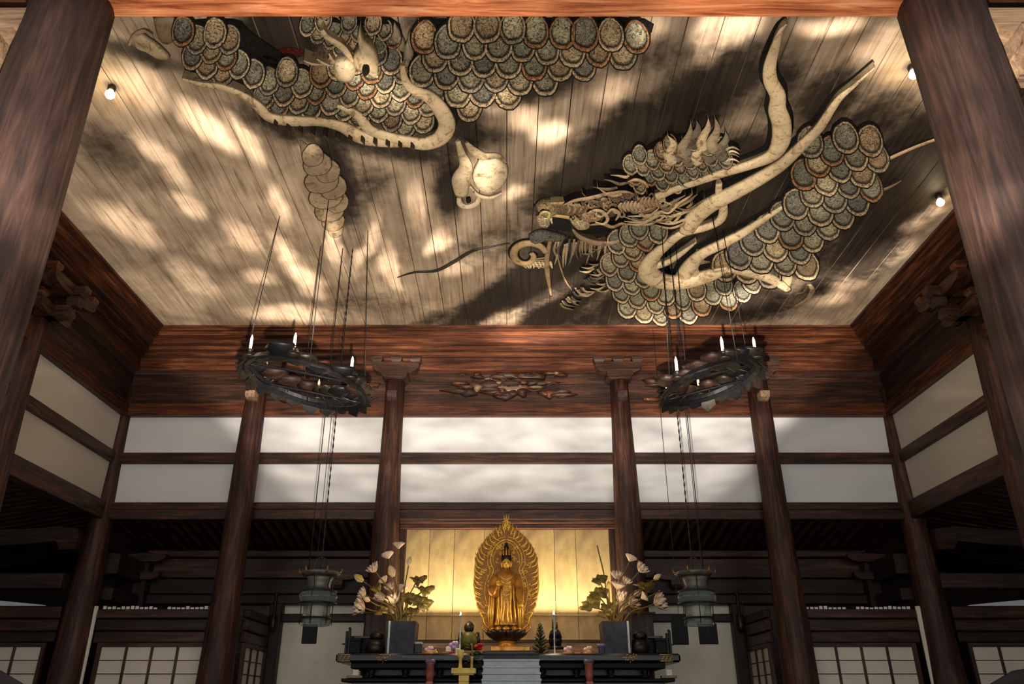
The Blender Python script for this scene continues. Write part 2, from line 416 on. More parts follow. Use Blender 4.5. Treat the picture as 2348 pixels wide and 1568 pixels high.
# ------------------------------------------------------------------ painted ceiling of planks
INK = [(1450,330,190,80,-35,1),(1610,220,200,75,-30,.95),(1700,440,170,120,-30,1.1),(1330,420,150,55,-30,.95),(1420,540,210,100,-10,1.1),  # dark blobs on the planks: ink clouds and other dark patches
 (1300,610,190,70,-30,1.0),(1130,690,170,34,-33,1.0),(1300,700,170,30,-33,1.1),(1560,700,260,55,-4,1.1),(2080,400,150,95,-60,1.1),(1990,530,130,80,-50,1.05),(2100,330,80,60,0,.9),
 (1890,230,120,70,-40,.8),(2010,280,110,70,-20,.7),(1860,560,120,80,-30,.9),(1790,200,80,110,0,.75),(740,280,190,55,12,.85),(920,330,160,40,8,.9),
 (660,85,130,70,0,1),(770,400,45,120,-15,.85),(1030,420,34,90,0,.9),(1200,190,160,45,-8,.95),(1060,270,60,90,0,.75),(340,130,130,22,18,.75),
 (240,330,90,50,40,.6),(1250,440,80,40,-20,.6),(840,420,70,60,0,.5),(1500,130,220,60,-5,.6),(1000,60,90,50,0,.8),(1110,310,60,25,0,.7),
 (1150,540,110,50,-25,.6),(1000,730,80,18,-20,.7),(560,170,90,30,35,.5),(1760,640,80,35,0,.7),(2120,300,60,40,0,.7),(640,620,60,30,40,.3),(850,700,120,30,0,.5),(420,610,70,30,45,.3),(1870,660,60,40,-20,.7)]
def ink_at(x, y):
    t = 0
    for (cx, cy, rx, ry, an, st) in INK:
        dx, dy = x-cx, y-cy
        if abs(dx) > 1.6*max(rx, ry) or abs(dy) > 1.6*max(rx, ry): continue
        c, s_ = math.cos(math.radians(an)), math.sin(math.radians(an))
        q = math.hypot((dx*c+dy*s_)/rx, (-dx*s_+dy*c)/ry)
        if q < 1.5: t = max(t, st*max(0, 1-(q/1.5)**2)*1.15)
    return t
OFF = 0.87
root = thing('ceiling', (0, 10, ZC+HC), kind='structure')
xc = XW-OFF; y0, y1 = 5.3, YB-OFF
nP = 34; wP = 2*xc/nP
for i in range(nP):
    xa = -xc + i*wP + .006; xb = -xc + (i+1)*wP - .006
    if i: xa += R.uniform(-.0, .004)
    zb = ZC+HC + R.uniform(-.006, .006)
    b = MB(); nx, ny = 4, 76; me_v = []; inks = []
    for k in range(ny+1):
        for j in range(nx+1):
            X = xa + (xb-xa)*j/nx; Y = y0 + (y1-y0)*k/ny
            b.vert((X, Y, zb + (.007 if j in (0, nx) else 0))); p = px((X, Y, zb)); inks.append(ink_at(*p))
    for k in range(ny):
        for j in range(nx):
            a = k*(nx+1)+j; b.face([a, a+1, a+nx+2, a+nx+1])
    base = len(b.v)                                           # sides and back of the board
    for (X, Y) in ((xa, y0), (xb, y0), (xb, y1), (xa, y1)): b.vert((X, Y, zb+.06)); inks.append(0)
    b.face([base, base+3, base+2, base+1])
    lft = [k*(nx+1) for k in range(ny+1)]; rgt = [k*(nx+1)+nx for k in range(ny+1)]
    b.face(lft + [base+3, base]); b.face(rgt[::-1] + [base+1, base+2])
    b.face(list(range(nx+1))[::-1] + [base, base+1]); b.face([ny*(nx+1)+j for j in range(nx+1)] + [base+2, base+3])
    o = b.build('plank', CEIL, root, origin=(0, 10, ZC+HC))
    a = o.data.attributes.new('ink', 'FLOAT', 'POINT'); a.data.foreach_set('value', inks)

# ------------------------------------------------------------------ cornice boards round the hall (mitred)
def strip(name, o0, o1, za, zb, tone, parent_roots):
    # o: inset from wall plane (front edge), solid back to the wall
    for side in ('back', 'left', 'right'):
        b = MB()
        if side == 'back':
            P = [(-(XW-o1), YB-o1), (XW-o1, YB-o1), (XW-o0, YB-o0), (-(XW-o0), YB-o0)]; ax = 'x'
        else:
            sg = -1 if side == 'left' else 1
            P = [(sg*(XW-o1), 5.3), (sg*(XW-o1), YB-o1), (sg*(XW-o0), YB-o0), (sg*(XW-o0), 5.3)]; ax = 'y'
        b.prism([(x, y, z_(za)) for x, y in P], (0, 0, zb-za))
        tn = tone if side == 'back' else {'red': 'red_shaded', 'brown': 'dark'}[tone]  # side courses take darker tones, their shade put into the wood colour
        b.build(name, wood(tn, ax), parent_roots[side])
wall_root = {s: thing('wall_'+s, {'back': (0, YB, 0), 'left': (-XW, 10, 0), 'right': (XW, 10, 0)}[s], kind='structure') for s in ('back', 'left', 'right')}
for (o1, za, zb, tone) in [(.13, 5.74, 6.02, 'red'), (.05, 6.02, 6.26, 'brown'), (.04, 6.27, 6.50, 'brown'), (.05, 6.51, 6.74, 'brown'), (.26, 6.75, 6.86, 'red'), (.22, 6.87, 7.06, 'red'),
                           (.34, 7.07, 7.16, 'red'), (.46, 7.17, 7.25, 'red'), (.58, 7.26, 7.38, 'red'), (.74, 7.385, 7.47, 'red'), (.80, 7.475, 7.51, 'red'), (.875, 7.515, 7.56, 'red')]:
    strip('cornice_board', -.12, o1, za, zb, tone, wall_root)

# plaster panels with rails: height bands of the clerestory
Zp = (4.0-.10, 4.68, 4.90, 5.74)
colx = [-XW, -5.43, -2.44, 2.46, 5.46, XW]
Z_BOT, Z_M0, Z_M1, Z_TOP = .2434*16, .2434*16, 0, 5.74
def zat(y, Y=16.0): return at(CX, y, Y).z - ZC
zb0, zb1, zm0, zm1, zt = zat(1191, 15.9), zat(1151, 15.92), zat(1062, 15.92), zat(1037, 15.92), 5.74
for a, b_ in zip(colx, colx[1:]):
    for lo, hi in ((zb1, zm0), (zm1, zt)):
        bx('plaster_panel', (a+.02, YB+.0, z_(lo-.02)), (b_-.02, YB+.1, z_(hi+.02)), PLASTER, wall_root['back'], 0)
    bx('rail', (a+.02, YB-.08, z_(zm0)), (b_-.02, YB+.11, z_(zm1)), wood('brown', 'x'), wall_root['back'])
    zmid = (zb0+zb1)/2 + .03
    bx('beam', (a+.02, YB-.08, z_(zmid)), (b_-.02, YB+.12, z_(zb1)), wood('brown', 'x'), wall_root['back'])
    bx('beam', (a+.02, YB-.12, z_(zb0)), (b_-.02, YB+.12, z_(zmid-.01)), wood('brown', 'x'), wall_root['back'])
sy = [YB, 12.25, 8.6, 5.1]
for side, sg in (('left', -1), ('right', 1)):
    for a, b_ in zip(sy, sy[1:]):
        for lo, hi in ((zb1, zm0), (zm1, zt)):
            X0, X1 = sorted((sg*XW, sg*(XW+.1)))
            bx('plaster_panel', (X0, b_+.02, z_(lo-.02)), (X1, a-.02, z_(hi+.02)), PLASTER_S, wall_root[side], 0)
        X0, X1 = sorted((sg*(XW-.08), sg*(XW+.11)))
        bx('rail', (X0, b_+.02, z_(zm0)), (X1, a-.02, z_(zm1)), wood('brown', 'y'), wall_root[side])
        X0, X1 = sorted((sg*(XW-.12), sg*(XW+.12)))
        bx('beam', (X0, b_+.02, z_(zb0)), (X1, a-.02, z_(zb1)), wood('pale' if 0 else 'brown', 'y'), wall_root[side])

# ------------------------------------------------------------------ pillars
def shaft(x, y, z0, z1, r0, r1, tone, parent=None, name='shaft', n=20):
    b = MB(); K = 8; prof = []
    for k in range(K+1):
        t = k/K; prof.append((r0 + (r1-r0)*t + .012*math.sin(t*9+x), z0 + (z1-z0)*t))
    b.lathe(prof, (x, y, 0), n); return b.build(name, wood(tone, 'z'), parent)
def arm(b, x, y, z, L, H, W, ax='x'):      # boat-shaped bracket arm
    pr = [(-L/2, H), (-L/2, H*.55), (-L/2*.86, H*.2), (-L/2*.6, 0), (L/2*.6, 0), (L/2*.86, H*.2), (L/2, H*.55), (L/2, H)]
    if ax == 'x': b.prism([(x+u, y-W/2, z+v) for u, v in pr], (0, W, 0))
    else: b.prism([(x-W/2, y+u, z+v) for u, v in pr], (W, 0, 0))
def block(b, x, y, z, w_, h):
    P = lambda r, zz: [(x-r, y-r, zz), (x+r, y-r, zz), (x+r, y+r, zz), (x-r, y+r, zz)]
    a = [b.vert(p) for p in P(w_*.36, z)]; c = [b.vert(p) for p in P(w_*.5, z+h*.45)]; d = [b.vert(p) for p in P(w_*.5, z+h)]
    b.face(a[::-1]); b.face(d)
    for r0, r1 in ((a, c), (c, d)):
        for k in range(4): b.face([r0[k], r0[(k+1) % 4], r1[(k+1) % 4], r1[k]])
def pillar(x, y, label, ztop, r0=.335, r1=.205, tone='column', brk=True, z0=0, grp='round timber pillars of the hall'):
    t = thing('pillar', (x, y, z0), label, 'pillar', grp)
    shaft(x, y, z0, ztop, r0, r1, tone, t)
    if brk:
        b = MB(); block(b, x, y, ztop+.005, .56, .16); b.build('bearing_block', wood('brown', 'x'), t)
        b = MB(); arm(b, x, y-.05, ztop+.17, 1.02, .26, .24); b.build('bracket_arm', wood('brown', 'x'), t)
        for dx in (-.42, 0, .42):
            b = MB(); block(b, x+dx, y-.05, ztop+.435, .25, .12); b.build('bracket_block', wood('brown', 'x'), t)
        b = MB(); arm(b, x, y-.12, ztop-.52, .62, .17, .2, 'y'); b.build('tie_nose', wood('pale' if abs(x) > 4 else 'pillar', 'y'), t)
    return t
BR_Z = z_(6.45)
pillar(-5.43, YB-.28, 'tall round dark pillar standing left of the lit backdrop, second from the left corner', BR_Z)
pillar(-2.43, YB-.28, 'round dark pillar at the left edge of the golden backdrop', BR_Z)
pillar(2.45, YB-.28, 'round dark pillar at the right edge of the golden backdrop', BR_Z)
pillar(5.46, YB-.28, 'tall round dark pillar right of the golden backdrop, behind the right chandelier', BR_Z)
pillar(-XW, YB, 'corner pillar where the back wall meets the left plaster wall', z_(6.4), .36, .13, brk=False)
pillar(XW, YB, 'corner pillar where the back wall meets the right plaster wall', z_(6.4), .36, .13, brk=False)
def side_pillar(sg, y, label):
    x = sg*(XW-.05)
    t = pillar(x, y, label, z_(6.2), .33, .2, brk=False)
    for k, (zz, L) in enumerate(((6.22, .9), (6.62, 1.3))):
        b = MB(); arm(b, x-sg*.15, y, z_(zz), L, .22, .2, 'x'); b.build('bracket_arm', wood('brown', 'x'), t)
        b = MB(); arm(b, x-sg*(.25+.25*k), y, z_(zz), L*1.1, .22, .18, 'y'); b.build('bracket_arm', wood('brown', 'y'), t)
        for q in (-.45, .45):
            b = MB(); block(b, x-sg*(.25+.25*k), y+q*L*1.1, z_(zz+.225), .2, .12); b.build('bracket_block', wood('red', 'x'), t)
    b = MB(); block(b, x-sg*.62, y, z_(6.45), .22, .16); b.build('bracket_block', wood('pillar', 'x'), t)
side_pillar(-1, 12.2, 'dark pillar in the left plaster wall with a bracket cluster on top')
side_pillar(1, 12.2, 'dark pillar in the right plaster wall with a bracket cluster on top')
side_pillar(-1, 8.6, 'left wall pillar hidden behind the big front left pillar')
side_pillar(1, 8.6, 'right wall pillar hidden behind the big front right pillar')
for sg, nm in ((-1, 'left'), (1, 'right')):
    x = sg*3.95; y = 5.1
    t = thing('pillar', (x, y, 0), 'massive weathered reddish brown pillar close to the viewer at the %s edge' % nm, 'pillar', 'front pillars')
    shaft(x, y, 0, z_(5.95), .36, .34, 'pillar', t, n=40)
    b = MB(); arm(b, x+sg*.75, y-.1, z_(5.2), 1.1, .3, .3); b.build('bracket_arm', wood('pale', 'x'), t)
    b = MB(); block(b, x+sg*.62, y-.1, z_(4.9), .5, .3); b.build('bracket_block', wood('pale', 'x'), t)
# beam across the front with the wall above it
trim((-3.72, 4.88, z_(5.83)), (3.72, 5.27, z_(6.25)), 'orange', 'x', .03)
bx('wall_front', (-XW-.1, 4.9, z_(6.26)), (XW+.1, 5.25, z_(7.9)), wood('dark', 'x'), kind='structure')
for sg in (-1, 1):
    X0, X1 = sorted((sg*4.3, sg*XW)); trim((X0, 4.9, z_(5.9)), (X1, 5.25, z_(6.25)), 'brown', 'x')

# ------------------------------------------------------------------ aisles: rafters, beams, shoji
def rafters(name, n, f0, f1, size, tone, board):
    r = thing(name, f0(0), kind='structure')
    first = None
    for i in range(n):
        a, b_ = Vector(f0(i)), Vector(f1(i)); b = MB(); d = (b_-a).normalized(); sd = d.cross(Vector((0, 0, 1))).normalized()*size/2; up = Vector((0, 0, size*1.2))
        if first is None:
            b.prism([a-sd, a+sd, a+sd+up, a-sd+up], b_-a); first = b.build('rafter', wood(tone, 'y' if abs(d.y) > abs(d.x) else 'x'), r, origin=a)
        else:
            copy_part(first, r, a-Vector(f0(0)))
    b = MB(); P = board; up = Vector((0, 0, .05)); b.prism(P, up); b.build('board', wood('dark', 'x'), r)
zr0, zr1 = 3.50, 3.08
rafters('ceiling_back', 74, lambda i: (-8.1 + i*.222, 16.15, z_(zr0)), lambda i: (-8.1 + i*.222, 18.9, z_(zr1-.05)), .11, 'brown',
        [(-8.3, 16.13, z_(zr0+.14)), (8.3, 16.13, z_(zr0+.14)), (8.3, 19.2, z_(zr1+.05)), (-8.3, 19.2, z_(zr1+.05))])
for sg, nm in ((-1, 'left'), (1, 'right')):
    rafters('ceiling_'+nm, 52, lambda i: (sg*(XW+.13), 5.3+i*.26, z_(zb0+.06)), lambda i: (sg*13.1, 5.3+i*.26, z_(zb0-.75)), .12, 'brown',
        [(sg*(XW+.13), 5.1, z_(zb0+.22)), (sg*13.15, 5.1, z_(zb0-.57)), (sg*13.15, 20.8, z_(zb0-.57)), (sg*(XW+.13), 20.8, z_(zb0+.22))])
# back aisle: deep frieze beam, strip, tie beam, plaster
def zz(y, Y): return z_(zat(y, Y))
for (ya, yb, tn, dp) in ((1262, 1278, 'brown', .06), (1280, 1325, 'brown', 0), (1327, 1362, 'dark', .03), (1364, 1386, 'dark', .1)):
    trim((-8.0, 17.7-dp, zz(yb, 17.7)), (8.0, 17.95, zz(ya, 17.7)), tn, 'x')
bx('wall_back_alcove', (-4.9, 17.9, 0), (4.9, 18.0, zz(1385, 17.7)), PLASTER2, kind='structure')
trim((-4.9, 17.78, zz(1425, 17.7)), (4.9, 17.96, zz(1406, 17.7)), 'dark', 'x')
for sg in (-1, 1):
    X0, X1 = sorted((sg*4.86, sg*5.12))
    t = thing('post', (sg*5, 17.75, 0), 'square dark post at the %s end of the pale wall behind the altar' % ('left' if sg < 0 else 'right'), 'post')
    bx('shaft', (X0, 17.62, 0), (X1, 17.88, zz(1366, 17.7)), wood('dark', 'z'), t)
    b = MB(); b.lathe([(.05, 0), (.09, .1), (.07, .34), (.03, .4), (.03, .75), (.06, .8)], (sg*4.99, 17.55, zz(1450, 17.6)), 10); b.build('tassel', BRONZE, t)
    # beams in the corner of the back aisle
    X0, X1 = sorted((sg*7.9, sg*8.2))
    trim((X0, 16.2, zz(1345, 18.0)-.0), (X1, 18.7, zz(1300, 18.0)), 'dark', 'y')
    trim((X0, 16.2, zz(1400, 18.0)-.0), (X1, 18.7, zz(1372, 18.0)), 'dark', 'y')
    t = thing('post', (sg*7.95, 17.55, 0), 'dark bracketed post in the %s corner of the rear aisle' % ('left' if sg < 0 else 'right'), 'post')
    bx('shaft', (sg*7.95-.14, 17.4, 0), (sg*7.95+.14, 17.68, zz(1270, 17.6)), wood('dark', 'z'), t)
    b = MB(); arm(b, sg*7.95, 17.35, zz(1330, 17.4), .9, .16, .16); b.build('bracket_arm', wood('brown', 'x'), t)
    b = MB(); arm(b, sg*7.95, 17.3, zz(1290, 17.4), 1.1, .16, .16); b.build('bracket_arm', wood('brown', 'x'), t)
    # back-aisle brackets beside the inner pillars
    for xx in (3.7,):
        t = thing('bracket', (sg*xx, 17.6, zz(1350, 17.6)), 'small dark bracket set on the rear beam, %s of the altar' % ('left' if sg < 0 else 'right'), 'bracket')
        b = MB(); arm(b, sg*xx, 17.52, zz(1330, 17.5), .9, .16, .2); b.build('bracket_arm', wood('brown', 'x'), t)
        b = MB(); block(b, sg*xx, 17.5, zz(1350, 17.5), .3, .17); b.build('bracket_block', wood('brown', 'x'), t)
for sg in (-1, 1):
    X0, X1 = sorted((sg*8.22, sg*8.55)); trim((X0, 16.1, z_(3.0)), (X1, 20.8, z_(4.0)), 'dark', 'y')  # added box closing a light leak beside the back aisle ceiling
DN = [0]
def shoji(P, ux, W, z0, z1, nc, nr, mtone='brown', thick=.04):
    """paper screen: origin P, unit direction ux, width W"""
    DN[0] += 1
    ux = Vector(ux).normalized(); nr_ = Vector((ux.y, -ux.x, 0)); P = Vector(P)
    r = thing('door_%d' % DN[0], (P.x, P.y, z0), kind='structure')
    def bar(name, a0, a1, c0, c1, m, d0=0, d1=thick):
        b = MB(); q = [P + ux*a0 + nr_*d0, P + ux*a1 + nr_*d0, P + ux*a1 + nr_*d1, P + ux*a0 + nr_*d1]
        b.prism([(v.x, v.y, c0) for v in q], (0, 0, c1-c0)); b.build(name, m, r)
    fr = .07
    bar('stile', 0, fr, z0, z1, wood(mtone, 'z'), -.01, thick+.02); bar('stile', W-fr, W, z0, z1, wood(mtone, 'z'), -.01, thick+.02)
    bar('top_rail', fr, W-fr, z1-fr, z1, wood(mtone, 'x'), -.01, thick+.02)
    cw = (W-2*fr)/nc; ch = (z1-fr-z0)/nr
    for i in range(nc):
        for j in range(nr): bar('paper_pane', fr+i*cw+.004, fr+(i+1)*cw-.004, z0+j*ch+.004, z0+(j+1)*ch-.004, PAPER, .0, .008)
    for i in range(1, nc): bar('mullion', fr+i*cw-.022, fr+i*cw+.022, z0, z1-fr, wood(mtone, 'z'), -.01, thick)
    for j in range(1, nr): bar('muntin', fr, W-fr, z0+j*ch-.008, z0+j*ch+.008, wood(mtone, 'x'), -.005, thick*.6)
ztop = zz(1474, 16)
for sg in (-1, 1):
    xs = sorted((sg*5.75, sg*7.85))
    shoji((xs[0], 16.0, 0), (1, 0, 0), xs[1]-xs[0], 0.0, ztop, 4, 7)
    Xa, Xb = sorted((sg*5.5, sg*7.95))
    trim((Xa, 15.93, ztop), (Xb, 16.1, zz(1448, 16)), 'brown', 'x'); trim((Xa, 15.9, zz(1447, 16)), (Xb, 16.12, zz(1420, 16)), 'dark' if sg < 0 else 'brown', 'x')
    trim((Xa, 15.86, zz(1419, 16)), (Xb, 16.14, zz(1398, 16)), 'brown', 'x')
    # white papers cut into a fringe along the lintel
    r = thing('paper_fringe', (sg*6.8, 15.95, zz(1398, 16)), 'row of small white cut papers above the %s screen lintel' % ('left' if sg < 0 else 'right'), 'paper')
    for k in range(26):
        x = Xa+.1 + k*(Xb-Xa-.2)/25
        if .46 < k/25 < .54: continue
        bx('paper_strip', (x-.035, 15.93, zz(1398, 16)+.004), (x+.03, 15.94, zz(1398, 16)+.035+R.uniform(0, .03)), PLASTER, r, 0)
    xs2 = sg*5.08
    # lateral screens
    P0 = Vector((sg*5.12, 16.1, 0)); P1 = Vector((sg*5.12, 17.6, 0))
    A, B_ = (P1, P0) if sg > 0 else (P0, P1)
    shoji(A, (B_-A), 1.5, 0.0, z_(1.16), 3, 7)
    Xa, Xb = sorted((sg*5.05, sg*5.2))
    for (u0, u1, tn) in ((1.16, 1.36, 'brown'), (1.39, 1.6, 'brown'), (1.63, 1.78, 'dark')): trim((Xa, 16.1, z_(u0)), (Xb, 17.62, z_(u1)), tn, 'y')
    bx('wall_side_aisle_%s' % ('left' if sg < 0 else 'right'), (min(sg*8.0, sg*8.3), 15.95, 0), (max(sg*8.0, sg*8.3), 16.0, zz(1390, 16)), PLASTER2, kind='structure')
    # bays beyond the corner pillar
    xs = sorted((sg*8.85, sg*11.6))
    shoji((xs[0], 16.0, 0), (1, 0, 0), 2.75, 0.0, ztop, 5, 7)
    Xa, Xb = sorted((sg*8.7, sg*13.0))
    for (ya, yb, tn) in ((1390, 1418, 'brown'), (1420, 1447, 'brown'), (1449, 1473, 'dark')): trim((Xa, 15.93, zz(yb, 16)), (Xb, 16.1, zz(ya, 16)), tn, 'x')
    trim((Xa-.2, 15.7, zz(1350, 15.8)), (Xb, 16.0, zz(1315, 15.8)), 'pillar', 'x')
    # curved rainbow beam
    b = MB(); xsb = [8.6, 9.0, 9.6, 10.4, 11.5, 13.0]; top = [1214, 1209, 1214, 1218, 1220, 1220]; bot = [1240, 1242, 1249, 1255, 1258, 1258]
    prev = None
    for X, t_, b__ in zip(xsb, top, bot):
        q = [b.vert((sg*X, 15.7, zz(b__, 15.8))), b.vert((sg*X, 16.0, zz(b__, 15.8))), b.vert((sg*X, 16.0, zz(t_, 15.8))), b.vert((sg*X, 15.7, zz(t_, 15.8)))]
        if prev:
            for k in range(4): b.face([prev[k], prev[(k+1) % 4], q[(k+1) % 4], q[k]])
        else: b.face(q)
        prev = q
    b.face(prev[::-1]); TRIM[0] += 1; o = b.build('trim_%d' % TRIM[0], wood('pillar', 'x')); o['kind'] = 'structure'
    b = MB(); block(b, sg*8.72, 15.8, zz(1262, 15.8), .42, .3); TRIM[0] += 1; b.build('trim_%d' % TRIM[0], wood('brown', 'x'))['kind'] = 'structure'
    # pale arched panel beyond
    b = MB(); pts = [(9.0, 1387), (9.6, 1380), (10.4, 1372), (11.4, 1365), (13, 1360), (13, 1388), (9.0, 1389)]
    b.prism([(sg*X, 15.85, zz(y, 15.85)) for X, y in pts], (0, .06, 0)); TRIM[0] += 1; b.build('trim_%d' % TRIM[0], PLASTER)['kind'] = 'structure'

# ------------------------------------------------------------------ golden backdrop between the inner pillars
r = thing('wall_backdrop', (0, 16.2, 0), kind='structure')
GY = 16.05; gx0, gx1 = at(928, 1300, GY).x, at(1400, 1300, GY).x
seams = [gx0] + [at(x, 1300, GY).x for x in (983, 1040, 1110, 1190, 1272, 1322)] + [gx1]
for a, b_ in zip(seams, seams[1:]):
    bx('gilded_board', (a+.004, GY, zz(1467, GY)), (b_-.004, GY+.06, zz(1214, GY)), GPANEL, r, .004)
bx('frame_board', (gx0-.14, GY-.08, 0), (gx0, GY+.1, zz(1193, GY)), wood('brown', 'z'), r)
bx('frame_board', (gx1, GY-.08, 0), (gx1+.14, GY+.1, zz(1193, GY)), wood('brown', 'z'), r)
bx('frame_board', (gx0-.14, GY-.1, zz(1214, GY)), (gx1+.14, GY+.1, zz(1203, GY)), wood('red', 'x'), r)
bx('frame_board', (gx0-.14, GY-.14, zz(1203, GY)), (gx1+.14, GY+.1, zz(1192, GY)), wood('red', 'x'), r)
bx('frame_board', (gx0, GY-.04, zz(1478, GY)), (gx1, GY+.1, zz(1467, GY)), wood('brown', 'x'), r)
bx('ledge', (gx0, GY-.5, 0), (gx1, GY+.1, zz(1479, GY)), wood('pale', 'x'), r)
# an added trough carrying the strip light that makes the backdrop glow
tr = thing('lamp_trough', (0, 15.86, zz(1408, 15.9)), 'slim added lamp trough across the foot of the glowing backdrop', 'lamp')
bx('trough', (gx0+.05, 15.62, zz(1409, 15.62)-.02), (gx1-.05, 15.72, zz(1409, 15.62)), GPANEL, tr, .004)
for q in (-1, 1): bx('bracket', (q*2.05-.02, 15.72, zz(1409, 15.62)-.02), (q*2.05+.02, 16.05, zz(1409, 15.62)), GPANEL, tr, .004)
ar = lamp('trough_light', 'AREA', (0, 15.67, zz(1409, 15.62)+.02), 100, (1.0, .84, .58), shape='RECTANGLE', size=4.2, size_y=.05)
ar.rotation_euler = (math.radians(180+8), 0, 0)

# ------------------------------------------------------------------ dragons in relief on the ceiling
DN_ = Vector((0, 0, -1))
BLK = hexc(18, 14, 12); CREAM = hexc(212, 192, 158); RIMC = [hexc(226,204,168), hexc(208,182,144), hexc(188,138,96), hexc(180,166,142), hexc(222,198,160)]
FACES = [hexc(190,178,148), hexc(164,160,136), hexc(196,176,142), hexc(146,144,126), hexc(172,148,116), hexc(160,156,130), hexc(130,128,116)]
def cstroke(b, pts, wid, c=CREAM, edge=None, tr=.3, lift=0.0, sub=5, outline=None, ow=1.35):
    q = smooth([(x, y, w_) for (x, y), w_ in zip(pts, wid)], sub)
    P = [ceil(p.x, p.y) for p in q]; W = []
    for p in q:
        s1 = (ceil(p.x+1, p.y)-ceil(p.x-1, p.y)).length/2; s2 = (ceil(p.x, p.y+1)-ceil(p.x, p.y-1)).length/2
        W.append(max(.006, p.z*(s1*.6+s2*.4)))
    if outline: outline.ribbon(P, [w_*1.15+.035 for w_ in W], DN_, .06, BLK, BLK, 4, lift*.3)
    b.ribbon(P, W, DN_, tr, c, edge or tuple(k*.35 for k in c), 8, lift)
def scale_poly(x, y, w_, h, ang, n=16):
    out = []
    for k in range(n):
        th = 2*PI*k/n; u = math.sin(th); v = -math.cos(th)          # v=+1 at tip
        u = math.copysign(abs(u)**.8, u)
        if v < 0: u *= 1 - .35*v*v
        X = u*w_/2*(1+R.uniform(-.03, .03)); Y = v*h/2*(1+R.uniform(-.03, .03))
        c, s_ = math.cos(ang), math.sin(ang)
        out.append((x + X*c - Y*s_, y + X*s_ + Y*c))
    return out
def inside(x, y, P):
    r = False; j = len(P)-1
    for i in range(len(P)):
        if (P[i][1] > y) != (P[j][1] > y) and x < (P[j][0]-P[i][0])*(y-P[i][1])/(P[j][1]-P[i][1])+P[i][0]: r = not r
        j = i
    return r
def edge_d(x, y, P):
    m_ = 1e9
    for i in range(len(P)):
        a = P[i-1]; c = P[i]; dx, dy = c[0]-a[0], c[1]-a[1]; t = max(0, min(1, ((x-a[0])*dx+(y-a[1])*dy)/(dx*dx+dy*dy+1e-9)))
        m_ = min(m_, math.hypot(x-a[0]-t*dx, y-a[1]-t*dy))
    return m_
def add_scale(root, x, y, w_, h, ang, lift, tip):
    poly = [ceil(*q) for q in scale_poly(x, y, w_*1.08, h, ang)]
    rim = R.choice(RIMC); fc = R.choice(FACES); k = R.uniform(.8, 1.3); fc = tuple(min(.9, q*k) for q in fc)
    dk = tuple(q*.35 for q in fc)
    tx, ty = -math.sin(ang), math.cos(ang)                          # tip direction in the picture plane
    c0 = ceil(x, y); tv = (ceil(x+tx*10, y+ty*10)-c0).normalized(); L = max((p-c0).dot(tv) for p in poly)
    tilt = lambda q: lift + tip*((q-c0).dot(tv)/L)
    b = MB()
    b.dome(poly, DN_, [(1.0, 0, BLK), (.985, .03, BLK), (.90, .042, BLK), (.86, .056, rim), (.78, .058, rim), (.75, .026, BLK), (.68, .03, dk), (.60, .034, fc), (.35, .046, fc), (0, .05, tuple(min(1, q*1.2) for q in fc))], tilt, tv*(-.22*L))
    b.build('scale', PAINT, root, colors=True)
def region(root, P, size, ang_deg, asp=.95, count=None, lift0=.05, bulge=.10, grow=None, row=.58, colp=.88):
    """staggered rows of scales whose tips point along ang_deg (0 = image down, 90 = image left)"""
    a0 = math.radians(ang_deg); cs, sn = math.cos(a0), math.sin(a0)
    cx = sum(p[0] for p in P)/len(P); cy = sum(p[1] for p in P)/len(P); got = []
    RR = 460; v = -RR; k = 0
    while v < RR:
        u = -RR + (size*colp/2 if k % 2 else 0)
        while u < RR:
            x = cx + u*cs - v*sn; y = cy + u*sn + v*cs
            if inside(x, y, P): got.append((v, x + R.uniform(-3, 3), y + R.uniform(-3, 3)))
            u += size*colp
        v += size*row; k += 1
    for v, x, y in got:
        s_ = size*(grow(x, y) if grow else 1)*R.uniform(.94, 1.07); d = edge_d(x, y, P)
        add_scale(root, x, y, s_, s_*asp*1.08, a0 + R.uniform(-.2, .2), lift0 + bulge*min(1, d/70)**.6, .085)
    return len(got)
zc_ = ZC+HC
body_c = hexc(58, 50, 42)
def under(root, P, m=PAINT, h=.05, c=BLK, name='dark_ground'):
    q = smooth(P + [P[0]], 3)[:-1]; b = MB(); b.dome([ceil(p.x, p.y) for p in q], DN_, [(.95, .006, BLK), (.94, .01, BLK), (.92, h*.5, c), (.82, h, c), (0, h, c)]); return b.build(name, m, root, colors=True)
def blob(b, P, h=.06, c=CREAM, dark=.35, sub=3, lift=0.0):
    q = smooth(P + [P[0]], sub)[:-1]; dk = tuple(k*dark for k in c)
    b.dome([ceil(p.x, p.y) for p in q], DN_, [(1, 0, BLK), (.97, lift+h*.3, dk), (.88, lift+h*.75, c), (.6, lift+h, tuple(k*.9 for k in c)), (.3, lift+h*1.1, c), (0, lift+h*1.1, c)])

